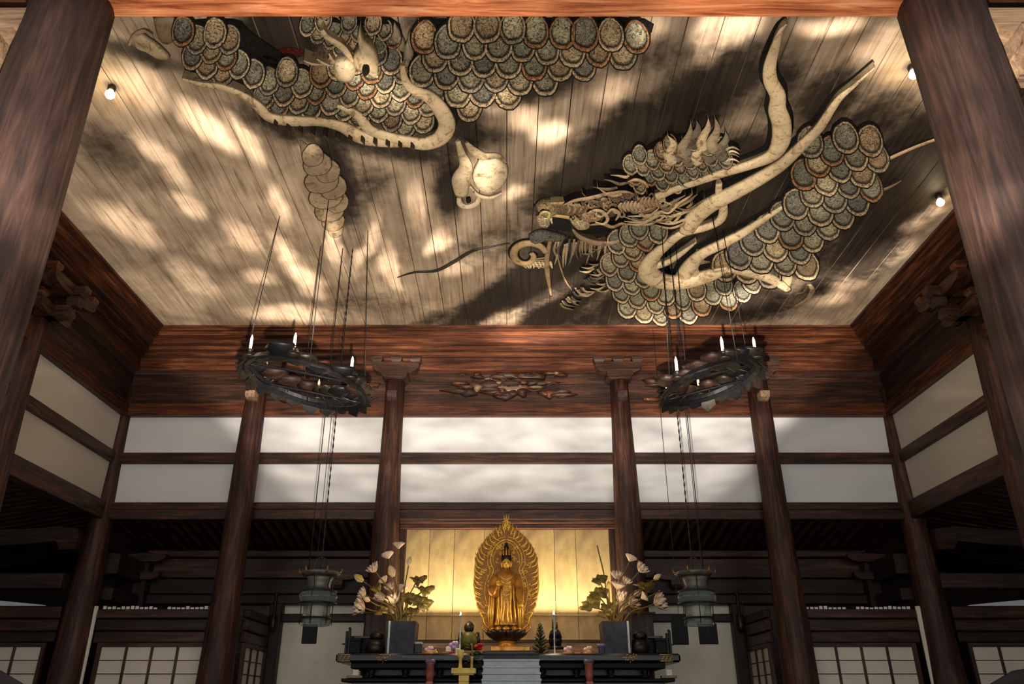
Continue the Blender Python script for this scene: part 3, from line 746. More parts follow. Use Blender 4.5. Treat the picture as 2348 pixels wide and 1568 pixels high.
# ---- right-hand dragon
dr = thing('dragon_relief', ceil(1650, 500), 'horned scaly dragon with open jaws and long pale antlers on the right of the ceiling', 'dragon')
R1 = [(1895,300),(1940,280),(2000,285),(2026,330),(2012,400),(1965,485),(1900,540),(1850,600),(1790,625),(1700,612),(1640,606),(1600,596),(1660,545),(1730,505),(1790,462),(1812,400),(1818,350),(1850,310)]
R2 = [(1440,470),(1510,492),(1500,540),(1478,580),(1490,625),(1560,648),(1640,636),(1740,618),(1765,640),(1700,672),(1610,702),(1500,712),(1430,690),(1392,640),(1388,585),(1410,530)]
R3 = [(1440,360),(1500,318),(1570,300),(1650,318),(1680,350),(1600,392),(1530,412),(1470,418),(1440,400)]
under(dr, R1, h=.08); under(dr, R2, h=.08); under(dr, R3, h=.05)
NR = region(dr, R2, 46, 16, lift0=.08, bulge=.05)
NR += region(dr, R1, 60, 12, lift0=.09, bulge=.06)
NR += region(dr, R3, 36, 14, lift0=.07, bulge=.03, asp=.85)
out = MB()
def horn(pts, wid, c=CREAM, name='antler', tr=.38, lift=.15, label=None):
    b = MB(); cstroke(b, pts, wid, c, None, tr, lift, 6, out); o = b.build(name, BONE, dr, colors=True)
    if label: o['label'] = label
A1 = [(1800,35),(1786,50),(1772,90),(1761,132),(1763,165),(1779,198),(1778,230),(1788,263),(1786,305),(1766,336),(1716,358),(1647,380),(1600,397),(1545,415),(1505,432)]
horn(A1, [3,10,20,26,28,30,34,36,36,30,24,20,17,16,22])
horn([(2000,135),(1954,176),(1921,204),(1898,236),(1875,272),(1842,306),(1800,347),(1758,377),(1693,414),(1628,448),(1592,478),(1572,512)], [2,9,15,18,21,24,28,32,36,38,36,28])
horn([(1646,402),(1646,434),(1656,458),(1649,486),(1615,503),(1563,517),(1529,541),(1498,569),(1484,596),(1494,616),(1529,628),(1581,624),(1632,610),(1667,598)], [12,14,16,17,18,18,20,26,34,38,36,36,30,12])
horn([(1498,592),(1529,584),(1563,562),(1594,539)], [20,14,11,3], name='antler_tine')
horn([(1564,624),(1580,596),(1606,568),(1658,542),(1701,519),(1749,488),(1795,458)], [30,30,24,24,20,15,8], name='belly_ridge', lift=.12)
horn([(1600,565),(1586,595),(1600,618),(1640,612)], [12,18,18,12], name='antler_tine')
horn([(1667,600),(1720,610),(1765,622),(1805,650)], [14,18,20,10], name='claw_ridge')
# head
HEADC = hexc(150,126,96); hb = MB()
for P, h, c in [
 ([(1222,470),(1240,456),(1265,452),(1290,462),(1330,455),(1370,436),(1420,428),(1470,430),(1512,426),(1520,444),(1490,462),(1440,480),(1390,492),(1340,490),(1290,488),(1262,478),(1238,480)], .14, HEADC),
 ([(1228,462),(1246,452),(1268,456),(1280,472),(1262,482),(1240,478)], .2, hexc(176,158,112)),
 ([(1322,480),(1345,464),(1378,470),(1388,484),(1362,492),(1335,492)], .19, hexc(190,160,130)),
 ([(1400,440),(1440,430),(1460,444),(1450,466),(1420,470)], .18, hexc(150,122,100)),
 ([(1455,446),(1490,440),(1512,452),(1498,470),(1466,476)], .18, hexc(170,140,112)),
 ([(1228,492),(1250,488),(1262,500),(1256,514),(1236,510)], .12, CREAM),
 ([(1305,498),(1330,494),(1352,502),(1350,516),(1322,518)], .12, CREAM),
 ([(1212,536),(1236,524),(1270,530),(1300,540),(1280,548),(1244,544),(1216,556)], .09, hexc(120,116,108)),
 ([(1436,398),(1452,390),(1470,398),(1474,412),(1456,420),(1440,414)], .14, hexc(206,176,130)),
 ([(1430,500),(1455,492),(1470,502),(1452,512),(1436,512)], .1, hexc(110,120,124)),
]: blob(hb, P, h, c)
hb.build('head', PAINT, dr, colors=True)
mb_ = MB(); blob(mb_, [(1240,488),(1300,488),(1370,494),(1430,486),(1420,520),(1360,536),(1300,530),(1262,524),(1238,515)], .03, BLK, 1.0); mb_.build('mouth', PAINT, dr, colors=True)
hb2 = MB()
for k in range(7): cstroke(hb2, [(1424+k*8, 436+abs(k-3)*1.5), (1419+k*8.5, 448), (1424+k*9, 461)], [3, 8, 3], hexc(190,166,136), BLK, .5, .2, 4)
for k in range(5): cstroke(hb2, [(1472+k*8, 428), (1468+k*8.5, 440), (1474+k*9, 452)], [3, 8, 3], hexc(170,144,112), BLK, .5, .2, 4)
cstroke(hb2, [(1290,452),(1318,440),(1352,434),(1395,424),(1430,420),(1452,426)], [3,8,10,9,7,3], hexc(176,150,118), BLK, .4, .16, 5)
cstroke(hb2, [(1346,466),(1362,458),(1380,462),(1392,478),(1382,490),(1364,486)], [4,7,8,7,6,3], hexc(206,182,152), BLK, .45, .2, 5)
cstroke(hb2, [(1388,470),(1402,456),(1418,466),(1410,482)], [4,7,7,3], hexc(190,162,130), BLK, .45, .2, 5)
cstroke(hb2, [(1236,470),(1244,460),(1258,462),(1256,474),(1246,474)], [4,6,6,5,2], hexc(206,186,130), BLK, .5, .22, 5)
cstroke(hb2, [(1352,500),(1380,496),(1402,504),(1424,496),(1440,500)], [4,8,8,7,3], hexc(160,136,108), BLK, .4, .14, 5)
cstroke(hb2, [(1438,390),(1456,384),(1476,392),(1484,404)], [4,7,6,2], hexc(196,168,128), BLK, .5, .22, 5)
for k in range(9): cstroke(hb2, [(1300+k*13, 452-k*1.6), (1306+k*13, 462-k*1.2), (1300+k*13, 472-k*.8)], [2, 5, 2], R.choice((hexc(150,124,96), hexc(184,156,126))), BLK, .5, .15, 4)
hb2.build('face_ridges', BONE, dr, colors=True)
b = MB(); blob(b, [(1452,400),(1460,399),(1461,409),(1453,410)], .03, BLK, 1.0, lift=.16); b.build('pupil', PAINT, dr, colors=True)
lj = MB()
for pts, wd, c in [([(1312,512),(1330,530),(1362,542),(1400,543),(1428,534)], [4,10,13,11,5], hexc(140,118,96)), ([(1240,478),(1290,482),(1330,490),(1350,488)], [5,8,8,3], hexc(190,168,110)),
                   ([(1262,452),(1300,452),(1340,462),(1360,478)], [5,8,8,4], hexc(170,150,110)), ([(1250,486),(1246,500)], [6,2], CREAM), ([(1262,486),(1266,500)], [6,2], CREAM), ([(1322,492),(1330,506)], [6,2], CREAM)]:
    cstroke(lj, pts, wd, c, None, .4, .12, 4)
lj.build('jaw', BONE, dr, colors=True)
def hair(name, specs, cols, lift=.05):
    b = MB()
    for pts, wd in specs: cstroke(b, pts, [q*1.15 for q in wd], R.choice(cols), BLK, .45, lift + R.uniform(0, .04), 4)
    o = b.build(name, BONE, dr, colors=True); return o
HC_ = [hexc(150,130,100), hexc(120,104,82), hexc(90,84,76), hexc(176,156,124)]
sp_ = []
for k in range(34):   # swept-back mane behind the cheek
    x = 1480 + R.uniform(0, 110); y = 435 + R.uniform(0, 60); L = R.uniform(30, 75)
    sp_.append(([(x-L*.8, y+R.uniform(-2, 8)), (x-L*.3, y+R.uniform(4, 12)), (x+L*.2, y-4), (x+L*.5, y-14)], [2, 5, 5, 2]))
for k in range(18):   # curling ridges along snout, cheek and eye
    u = .38 + .6*k/17; x = 1235 + 285*u; y = 462 - 26*u + (k % 4)*9 - 10; s_ = R.choice((-1, 1)); q_ = R.uniform(6, 13)
    sp_.append(([(x + q_*math.cos(a_*s_)*(1-a_/9), y + q_*.75*math.sin(a_*s_)*(1-a_/9)) for a_ in (0, .9, 1.8, 2.7, 3.6)], [2, 4.5, 5.5, 4.5, 1.5]))
for k in range(24):   # small scrolls over brow and snout
    x = 1300 + R.uniform(0, 220); y = 470 - (x-1300)*.12 + R.uniform(-22, 18); L = R.uniform(10, 22); s_ = R.choice((-1, 1))
    sp_.append(([(x, y), (x+L*.5, y-L*.5*s_), (x+L, y-L*.1*s_), (x+L*.8, y+L*.4*s_)], [3, 4, 4, 2]))
hair('mane', sp_, HC_ + [hexc(200,178,140)], .15)
sp_ = []
for k in range(30):   # beard under the jaw
    x = 1275 + k*5.2; y = 546 + R.uniform(-6, 6); L = R.uniform(22, 60)
    sp_.append(([(x, y), (x-4+R.uniform(-3, 3), y+L*.5), (x+R.uniform(-14, 4), y+L)], [3.5, 4, 1]))
for k in range(26):   # bristles at the lower left
    x = 1285 + k*4.2; y = 695 - k*4.0 + R.uniform(-8, 8)
    sp_.append(([(x, y), (x+8, y+9), (x+24+R.uniform(-6, 8), y+12+R.uniform(-4, 4))], [3, 4, 1]))
for k in range(14):
    x = 1345 + R.uniform(0, 60); y = 560 + k*8; sp_.append(([(x+10, y), (x-5, y+8), (x-24, y+6)], [2, 5, 1]))
hair('beard', sp_, HC_, .03)
sp_ = [([(1262,548),(1254,590),(1256,630),(1264,678)], [7,9,8,2]), ([(1276,565),(1282,600),(1296,640),(1312,664)], [2,3,3,1]),
       ([(912,634),(950,622),(1000,618),(1040,598),(1085,572),(1130,563),(1168,556)], [2,5,7,8,7,4,2])]
b = MB()
for i, (pts, wd) in enumerate(sp_): cstroke(b, pts, wd, hexc(44,36,32) if i == 2 else hexc(150,128,98), None, .35, .02, 6)
b.build('whisker', BONE, dr, colors=True)
b = MB()
cstroke(b, [(2000,380),(2050,355),(2100,333),(2152,314)], [9,9,8,8], hexc(170,142,108), None, .35, .02, 5, out)
cstroke(b, [(1958,456),(2000,440),(2035,428),(2066,412)], [7,9,7,2], hexc(120,100,78), None, .35, .02, 5)
b.build('whisker', BONE, dr, colors=True)
sp_ = []                                                            # flames of the crown
for (x, y, L, ln) in ((1570,318,50,12),(1592,300,36,4),(1612,300,42,10),(1637,302,48,0),(1655,320,34,6),(1540,330,34,-10),(1625,330,30,-8),(1580,335,30,-8),(1600,330,30,6)):
    sp_.append(([(x, y+26), (x-8, y+6), (x+ln*.3+5, y-L*.5), (x+ln, y-L)], [18, 20, 12, 1]))
for k in range(10): sp_.append(([(1560+k*9, 350), (1556+k*6+R.uniform(-8, 8), 330), (1562+k*6, 315+R.uniform(-10, 10))], [3, 5, 2]))
for k in range(6): sp_.append(([(1655, 332+k*8), (1676, 322+k*9), (1694, 330+k*9)], [5, 5, 1]))
hair('crown_flames', sp_, [CREAM, hexc(160,146,120), hexc(120,112,98)], .1)
sp_ = []
for (x, y) in ((1360,448),(1385,418),(1410,408),(1395,432),(1425,392)):
    sp_.append(([(x+30, y-6), (x+10, y-2), (x-10, y+R.uniform(-10, 0)), (x-26, y+R.uniform(-22, -4))], [5, 7, 4, 1]))
hair('brow_tuft', sp_, HC_, .12)
b = MB(); P = []; W = []                                             # curled tuft at the far left of the jaw
for k in range(17):
    t = k/16; th = -.2 - t*6.6; rr = 44*(1-.72*t); P.append((1208+rr*math.cos(th), 582+rr*.78*math.sin(th))); W.append(9+9*(1-t)*math.sin(min(1, t*4)*PI/2))
cstroke(b, P, W, hexc(176,150,112), None, .4, .03, 4, out)
for k in range(9): cstroke(b, [(1190+k*9, 598), (1200+k*8, 606), (1206+k*7+R.uniform(-6, 6), 614)], [4,5,1], CREAM, None, .3, .02, 4)
for k in range(5): cstroke(b, [(1225, 592+k*4), (1242, 590+k*5), (1256, 586+k*7)], [4,4,1], hexc(140,120,96), None, .3, .02, 4)
b.build('curled_tuft', BONE, dr, colors=True)
b = MB()
blob(b, [(1776,620),(1800,612),(1818,630),(1806,664),(1790,650)], .08, hexc(200,184,150)); 
cstroke(b, [(1856,650),(1862,664),(1850,684),(1822,700)], [5,9,9,3], hexc(140,124,100), None, .3, .02, 5); cstroke(b, [(1815,690),(1826,672),(1842,668),(1852,650)], [3,5,5,3], hexc(90,80,66), None, .3, .02, 5)
b.build('claw', BONE, dr, colors=True)
print('SCALES', NR, NL if 'NL' in globals() else 0)
out.build('ink_outline', PAINT, dr, colors=True)

# ---- left-hand dragon body
dl = thing('dragon_relief', ceil(850, 150), 'coiled scaly dragon body with a pale looped ridge running off the upper left', 'dragon')
L1 = [(410,38),(470,34),(545,40),(560,92),(610,140),(680,150),(740,150),(790,128),(850,96),(905,100),(950,170),(1005,222),(1014,262),(990,284),(930,280),(860,256),(800,244),(720,240),(650,236),(612,205),(565,160),(490,150),(430,128)]
L2 = [(980,36),(1240,34),(1495,36),(1500,85),(1440,110),(1370,132),(1300,140),(1240,165),(1190,190),(1120,200),(1075,228),(1040,225),(990,182),(950,160),(930,115),(970,85)]
out = MB()
under(dl, L1, h=.07); under(dl, L2, h=.07)
L3 = [(690,36),(900,36),(920,95),(860,110),(780,112),(740,84)]
under(dl, L3, h=.05)
NL = region(dl, L2, 64, 4, lift0=.09, bulge=.05, asp=1.0) + region(dl, L3, 40, -20, asp=.9, lift0=.02, bulge=.03) + region(dl, L1, 52, -22, lift0=.09, bulge=.05, asp=1.0)
def lridge(name, pts, wid, c=CREAM, lift=.22, tr=.36):
    b = MB(); cstroke(b, pts, wid, c, None, tr, lift, 6, out); b.build(name, BONE, dl, colors=True)
lridge('pale_loop', [(925,120),(930,150),(945,172),(985,192),(1012,222),(1026,256),(1012,286),(978,300),(940,296),(890,284),(850,268),(828,240),(800,222),(776,214)], [10,16,22,30,34,34,34,32,28,26,24,22,16,8])
lridge('belly_ridge', [(425,152),(470,164),(515,170),(560,188),(595,212),(625,240),(680,248),(740,250),(790,262),(830,284),(890,296),(950,302)], [6,12,16,18,22,24,26,22,28,34,28,14], hexc(196,176,144))
lridge('horn', [(742,38),(756,56),(784,74),(800,92),(812,112)], [10,14,16,14,6])
lridge('horn', [(868,148),(850,132),(826,128)], [6,12,4])
for k in range(12):
    u = k/11; x = 640 + 310*u; y = 246 + 52*u**.8
    b = MB(); cstroke(b, [(x-5, y-8), (x+2, y-2), (x+2, y+5)], [2.5, 3.5, 1.5], hexc(70,54,42), None, .3, .38, 3); b.build('belly_fold', BONE, dl, colors=True)
b = MB(); blob(b, [(828,34),(838,60),(862,84),(872,112),(868,150),(846,140),(820,128),(812,100),(826,76),(822,50)], .14, CREAM, lift=.16)
blob(b, [(770,110),(800,104),(820,124),(816,150),(790,158),(768,142)], .16, hexc(196,178,148), lift=.14); b.build('skull', BONE, dl, colors=True)
b = MB(); blob(b, [(838,104),(850,106),(852,122),(842,130),(834,118)], .04, BLK, 1.0, lift=.31); b.build('eye_socket', PAINT, dl, colors=True)
b = MB()
for pts, wd in [([(730,108),(744,118),(760,124)], [3,8,4]), ([(758,96),(766,112),(776,120)], [3,8,4]), ([(700,112),(720,120),(745,122)], [2,7,3])]: cstroke(b, pts, wd, hexc(170,150,124), None, .3, .2, 4)
b.build('snout_tuft', BONE, dl, colors=True)
for (x, y) in ((905,70),(915,90),(935,110),(945,80),(960,60)):
    b = MB(); blob(b, [(x, y-24), (x+14, y), (x+10, y+26), (x-8, y+20), (x-10, y-4)], .1, hexc(150,138,118)); b.build('tuft', BONE, dl, colors=True)
if 0: b.build('tufts', BONE, dl, colors=True)
b = MB(); blob(b, [(620,118),(660,108),(700,118),(690,130),(640,132)], .02, hexc(96,24,14), .8); b.build('red_gum', PAINT, dl, colors=True)
b = MB(); blob(b, [(302,78),(322,70),(345,84),(372,104),(392,128),(370,130),(338,112),(312,100)], .1, hexc(176,158,128)); cstroke(b, [(298,96),(310,76),(330,64),(352,74)], [6,10,9,3], hexc(150,132,104), None, .4, .05, 5)
blob(b, [(350,36),(400,36),(410,80),(385,100),(362,84)], .06, hexc(130,114,92)); b.build('claw', BONE, dl, colors=True)
print('SCALES', NR, NL)
out.build('ink_outline', PAINT, dl, colors=True)

# ---- pearl claw and faint tail
pc = thing('claw_relief', ceil(1100, 400), 'small pale claw clutching a round pearl in the middle of the ceiling', 'claw')
b = MB(); blob(b, [(1098,362),(1130,352),(1158,366),(1166,396),(1150,428),(1118,442),(1092,428),(1082,398)], .07, hexc(232,214,182)); b.build('pearl', BONE, pc, colors=True)
b = MB()
cstroke(b, [(1050,318),(1058,345),(1068,375),(1056,405),(1058,440)], [10,16,26,34,24], hexc(214,196,164), None, .35, .04, 6)
cstroke(b, [(1070,322),(1086,340),(1110,352),(1140,352),(1160,368)], [8,20,20,14,5], hexc(196,178,146), None, .35, .04, 6)
cstroke(b, [(1052,450),(1056,464),(1072,470),(1092,462),(1100,446)], [8,12,12,12,6], hexc(220,204,172), None, .4, .03, 6)
cstroke(b, [(1078,420),(1096,440),(1124,446),(1150,436)], [4,8,8,3], hexc(200,182,150), None, .4, .06, 6)
b.build('claw', BONE, pc, colors=True)
b = MB(); blob(b, [(1068,452),(1078,450),(1080,462),(1070,464)], .03, BLK, 1.0); b.build('gap', PAINT, pc, colors=True)
tl = thing('tail_relief', ceil(740, 430), 'faint pale scaly tail tapering down the left of the ceiling', 'tail')
for k, (x, y, w2, hh) in enumerate(((718,352,52,50),(728,372,70,52),(752,388,60,52),(738,410,84,56),(764,424,66,56),(748,446,84,56),(774,458,54,50),(756,478,72,52),(764,502,56,46),(770,522,36,36))):
    poly = [ceil(*q) for q in scale_poly(x, y, w2, hh, -.12)]
    c = hexc(158,139,114); d = tuple(q*.4 for q in c)
    tv = (ceil(x+1, y+10)-ceil(x, y)).normalized(); c0 = ceil(x, y); L = max((p-c0).dot(tv) for p in poly)
    b = MB(); b.dome(poly, DN_, [(1, 0, BLK), (.97, .008, BLK), (.94, .012, d), (.88, .015, c), (.6, .012, tuple(q*.9 for q in c)), (.3, .012, c), (0, .012, c)], (lambda c0, tv, L: lambda q: .025 + .025*((q-c0).dot(tv)/L))(c0, tv, L), tv*(-.2*L))
    b.build('scale', BONE, tl, colors=True)
b = MB(); blob(b, [(688,322),(704,330),(740,380),(770,440),(786,500),(760,480),(740,440),(716,400),(692,360)], .015, hexc(140,122,98), .5); b.build('fin', BONE, tl, colors=True)

# ------------------------------------------------------------------ ceiling bulbs
BULB = glow('lit_bulb', (1.0, .86, .6), 14)
for (x, y, lab) in ((258,196,'small lit bulb on the ceiling boards at the upper left beside the front pillar'), (2089,150,'small lit bulb on the ceiling at the upper right beside the front pillar'), (2151,446,'small lit bulb low on the right edge of the ceiling above the cornice')):
    p = ceil(x, y); t = thing('ceiling_lamp', p, lab, 'lamp', 'bare bulbs on the ceiling')
    b = MB(); b.lathe([(.035, -.09), (.05, -.085), (.055, -.03), (.04, 0)], p, 14); b.build('socket', BRONZE, t)
    b = MB(); b.lathe([(.01, -.215), (.04, -.205), (.062, -.17), (.06, -.14), (.04, -.105), (.03, -.088)], p, 16); b.build('bulb', BULB, t)
    lamp('bulb_light', 'POINT', p + Vector((0, 0, -.3)), 9, (1.0, .74, .4), shadow_soft_size=.04)

# ------------------------------------------------------------------ carved frieze pieces under the cornice
def carving(x0, x1, y0_, y1_, n, label):
    t = thing('carved_frieze', at((x0+x1)/2, y1_, 15.95), label, 'carving')
    for k in range(n):
        x = R.uniform(x0, x1); y = R.uniform(y0_, y1_); w_ = R.uniform(12, 46); h = R.uniform(4, 12); Y = 15.95
        P = []
        for q in range(7):
            th = 2*PI*q/7 + k; P.append(at(x + math.cos(th)*w_*R.uniform(.4, 1.2), y - math.sin(th)*h*R.uniform(.3, 1.4), Y))
        b = MB(); b.dome(P, (0, -1, 0), [(1, 0, BLK), (.9, .05, BLK), (.5, R.uniform(.06, .12), BLK), (0, R.uniform(.05, .13), BLK)])
        b.build('carved_piece', wood(R.choice(('brown', 'pale', 'brown', 'pillar') if n > 20 and R.random() < .6 else ('brown', 'red')), 'x'), t)
    for k in range(n//3):
        x = R.uniform(x0, x1); y = R.uniform(y0_, y1_); L = R.uniform(20, 50)
        b = MB(); b.ribbon([at(x+L*u, y+4*math.sin(u*5+k), 15.9) for u in (0, .2, .4, .6, .8, 1)], [.02, .05, .06, .05, .04, .01], (0, -1, 0), .5); b.build('carved_scroll', wood('pillar', 'x'), t)
carving(1045, 1290, 856, 912, 46, 'weathered carved frieze pieces above the middle of the back wall')
carving(640, 850, 862, 920, 20, 'carved frieze pieces behind the left chandelier')
carving(1480, 1700, 862, 920, 20, 'carved frieze pieces behind the right chandelier')

# ------------------------------------------------------------------ chandeliers: bronze lotus rings on wires
CANDLE = glow('candle_bulb', (1.0, .9, .72), 3)
def chandelier(cx, cy, Y, rad, label, tilt):
    c = at(cx, cy, Y); t = thing('chandelier', c, label, 'chandelier', 'hanging lotus rings')
    def pt(th, r=1.0, dz=0): return c + Vector((rad*r*math.cos(th), rad*r*math.sin(th), dz + tilt*math.cos(th)))
    N = 40
    for (r, h, w_) in ((1.0, 0, .05), (.93, .06, .03)):
        b = MB(); q = []
        for k in range(N):
            th = 2*PI*k/N; q.append([b.vert(pt(th, r+w_/rad*math.cos(a), h+.05*math.sin(a))) for a in (0, PI/2, PI, 3*PI/2)])
        for k in range(N):
            for j in range(4): b.face([q[k][j], q[k][(j+1) % 4], q[(k+1) % N][(j+1) % 4], q[(k+1) % N][j]])
        b.build('ring', IRON, t)
    for k in range(22):
        th = 2*PI*k/22; b = MB()
        d = Vector((math.cos(th), math.sin(th), 0)); s_ = Vector((-d.y, d.x, 0)); o = pt(th)
        L = R.uniform(.08, .2); P = [o - s_*.11, o - s_*.13 - Vector((0, 0, L*.5)) + d*.05, o - Vector((0, 0, L)) + d*.1, o + s_*.13 - Vector((0, 0, L*.5)) + d*.05, o + s_*.11]
        b.prism(P, d*.02); b.build('petal', BRONZE if k % 3 else IRON, t)
    for k in range(16):                       # lotus leaves turned up inside the ring
        th = 2*PI*k/16 + .2; o = pt(th, R.uniform(.55, 1.0), .08); b = MB(); s_ = R.uniform(.12, .2)
        prof = [(.01, 0), (s_*.5, .02), (s_, .07), (s_*1.1, .12)]
        ri = []
        b.lathe(prof + [(s_*.95, .115), (s_*.4, .04)], o, 10, lobes=5, amp=.18); b.build('lotus_leaf', R.choice((BRONZE, IRON, wood('dark', 'x'))), t)
        b = MB(); b.tube([pt(th, .97, 0), (pt(th, .97, 0)+o)/2 + Vector((0, 0, .02)), o], .012, 6); b.build('stalk', BRONZE, t)
    for k in range(6):
        th = 2*PI*k/6 + .55; o = pt(th, .97, .05)
        b = MB(); b.lathe([(.03, 0), (.1, .02), (.11, .04), (.03, .05), (.03, .13), (.05, .15), (.02, .16)], o, 12); b.build('candle_cup', BRONZE, t)
        b = MB(); b.lathe([(.022, .16), (.022, .34), (.006, .40)], o, 8); b.build('candle', CANDLE if k in (3, 4, 5) else PETAL, t)
    for k in range(4):
        th = 2*PI*k/4 + .3; a = pt(th, 1.0, .03); top = Vector((c.x + .8*(a.x-c.x), c.y+.8*(a.y-c.y), ZC+HC-.01))
        b = MB(); b.tube([a, top], .007, 5); b.build('wire', IRON, t)
    for sg in (-1, 1):
        b = MB(); q = []
        for k in range(9): u = k/8-.5; q.append(c + Vector((u*1.8*rad, sg*.45*rad, .02 + tilt*u*1.8)))
        b.tube(q, .018, 6); b.build('cross_bar', IRON, t)
    lamp('candle_light', 'POINT', c + Vector((0, 0, .45)), 9, (1.0, .78, .5), shadow_soft_size=.1)
chandelier(700, 880, 11.2, .93, 'dark bronze lotus ring chandelier hanging at the left, over the left clerestory panels', -.2)
chandelier(1632, 878, 11.2, .74, 'dark bronze lotus ring chandelier hanging at the right, before the right pillar', .2)

# ------------------------------------------------------------------ hanging lanterns
def glassmat():
    m, n, l, b = mat('green_lantern_glass', .12); b.inputs['Base Color'].default_value = (*hexc(165,182,176), 1)
    b.inputs['Transmission Weight'].default_value = .6; b.inputs['IOR'].default_value = 1.1; b.inputs['Alpha'].default_value = .5; return m
GLASS = glassmat()
def lantern(cx, label, wires):
    Y = 12.0; t0 = at(cx, 1312, Y); zt_ = t0.z; zl = at(cx, 1435, Y).z; H = zt_-zl; x = t0.x
    t = thing('hanging_lantern', (x, Y, zl), label, 'lantern', 'hanging bronze lanterns')
    P = lambda f: zl + H*f
    c = (x, Y, 0)
    b = MB(); b.lathe([(.12, P(.90)), (.235, P(.93)), (.285, P(.975)), (.275, P(1.0)), (.06, P(1.02))], c, 18, lobes=6, amp=.06); b.build('cap', VERD, t)
    for k in range(6):
        th = 2*PI*k/6; b = MB(); d = Vector((math.cos(th), math.sin(th), 0)); o = Vector((x, Y, P(.97)))
        b.tube([o+d*.26, o+d*.31+Vector((0, 0, .02)), o+d*.325+Vector((0, 0, .08))], [.016, .012, .004], 6); b.build('hook', GOLDD, t)
    b = MB(); b.lathe([(.17, P(.68)), (.165, P(.75)), (.175, P(.84)), (.2, P(.90))], c, 18); b.build('neck', VERD, t)
    b = MB(); b.lathe([(.2, P(.40)), (.27, P(.42)), (.278, P(.55)), (.26, P(.63)), (.18, P(.68))], c, 24); b.build('glass_drum', GLASS, t)
    b = MB(); b.lathe([(.10, P(.02)), (.21, P(.0)), (.225, P(.06)), (.2, P(.14)), (.2, P(.38)), (.22, P(.40))], c, 6); b.build('glass_body', GLASS, t)
    b = MB(); b.lathe([(.06, P(.1)), (.09, P(.2)), (.1, P(.36)), (.05, P(.38))], c, 10); b.build('lamp_cup', PAPER, t)
    for k in range(6):
        th = 2*PI*k/6 + .4; d = Vector((math.cos(th), math.sin(th), 0)); o = Vector((x, Y, 0))
        b = MB(); b.tube([o+d*.26+Vector((0, 0, P(.96))), o+d*.19+Vector((0, 0, P(.72))), o+d*.285+Vector((0, 0, P(.55))), o+d*.23+Vector((0, 0, P(.39))), o+d*.23+Vector((0, 0, P(.02)))], .007, 5); b.build('rib', BRONZE, t)
    for q in (.63, .41, .14):
        b = MB(); rr = {.63: .265, .41: .275, .14: .215}[q]; b.lathe([(rr, P(q)-.012), (rr+.012, P(q)), (rr, P(q)+.012)], c, 18); b.build('band', BRONZE, t)
    b = MB(); pts = [(x+.12*math.cos(a), Y, P(1.0)+.22*math.sin(a)) for a in [PI*k/10 for k in range(11)]]; b.tube(pts, .012, 6); b.build('handle', BRONZE, t)
    for dx, rr in wires:
        a = Vector((x+dx, Y, P(1.01))); top = Vector((x+dx, Y, ZC+HC-.01)); b = MB()
        if rr > 0:
            b.tube([a, top], rr, 6); b.build('cable', IRON, t)
        else:
            n = 90; b.tube([a + (top-a)*(k/n) for k in range(n+1)], [.005 + .009*(k % 2) for k in range(n+1)], 6); b.build('chain', IRON, t)
lantern(735, 'green bronze lantern hanging left of the altar, beside the left vase', ((.0, -1), (-.18, .008)))
lantern(1592, 'green bronze lantern hanging right of the altar, beside the right vase', ((-.02, -1), (.14, .008)))
# black plaques hanging behind the lanterns
for (xa, xb, ya, yb, lab) in ((690,729,1431,1476,'black hanging plaque behind the left lantern'), (1605,1643,1429,1477,'black hanging plaque behind the right lantern'), (1543,1574,1408,1478,'narrow black hanging plaque left of the right lantern')):
    Y = 15.2; p0 = at(xa, yb, Y); p1 = at(xb, ya, Y)
    t = thing('plaque', ((p0.x+p1.x)/2, Y, p0.z), lab, 'plaque')
    bx('board', (p0.x, Y, p0.z), (p1.x, Y+.03, p1.z), BLACK, t); xm = (p0.x+p1.x)/2
    bx('cord', (xm-.004, Y-.008, (p0.z+p1.z)/2), (xm+.004, Y-.002, ZC+HC), IRON, t, 0)

# ------------------------------------------------------------------ altar
AY = 14.2; ax0, ax1 = at(770, 1500, AY).x, at(1560, 1500, AY).x
def az(y, Y=AY): return at(CX, y, Y).z
def axx(x, Y=AY, y=1500): return at(x, y, Y).x
al = thing('altar_table', ((ax0+ax1)/2, AY+.6, 0), 'long black lacquered altar table with gold fittings before the golden backdrop', 'altar')
bx('tabletop', (ax0, AY, az(1518)), (ax1, AY+1.35, az(1498)), wood('lacquer', 'x'), al, .03)
bx('apron', (ax0+.25, AY+.1, az(1532)), (ax1-.25, AY+1.2, az(1518)), BLACK, al)
bx('frieze_panel', (ax0+.5, AY+.28, az(1548)), (ax1-.5, AY+1.2, az(1532)), VASE, al)
bx('middle_shelf', (ax0+.12, AY+.02, az(1563)), (ax1-.12, AY+1.3, az(1555)), BLACK, al)
bx('lower_body', (ax0+.3, AY+.1, 0), (ax1-.3, AY+1.25, az(1563)), wood('lacquer', 'x'), al)
for k in range(9):
    x = ax0+.6 + k*(ax1-ax0-1.2)/8
    b = MB(); b.lathe([(.05, az(1555)), (.075, az(1550)), (.045, az(1546)), (.07, az(1538)), (.05, az(1532))], (x, AY+.16, 0), 10); b.build('baluster', BLACK, al)
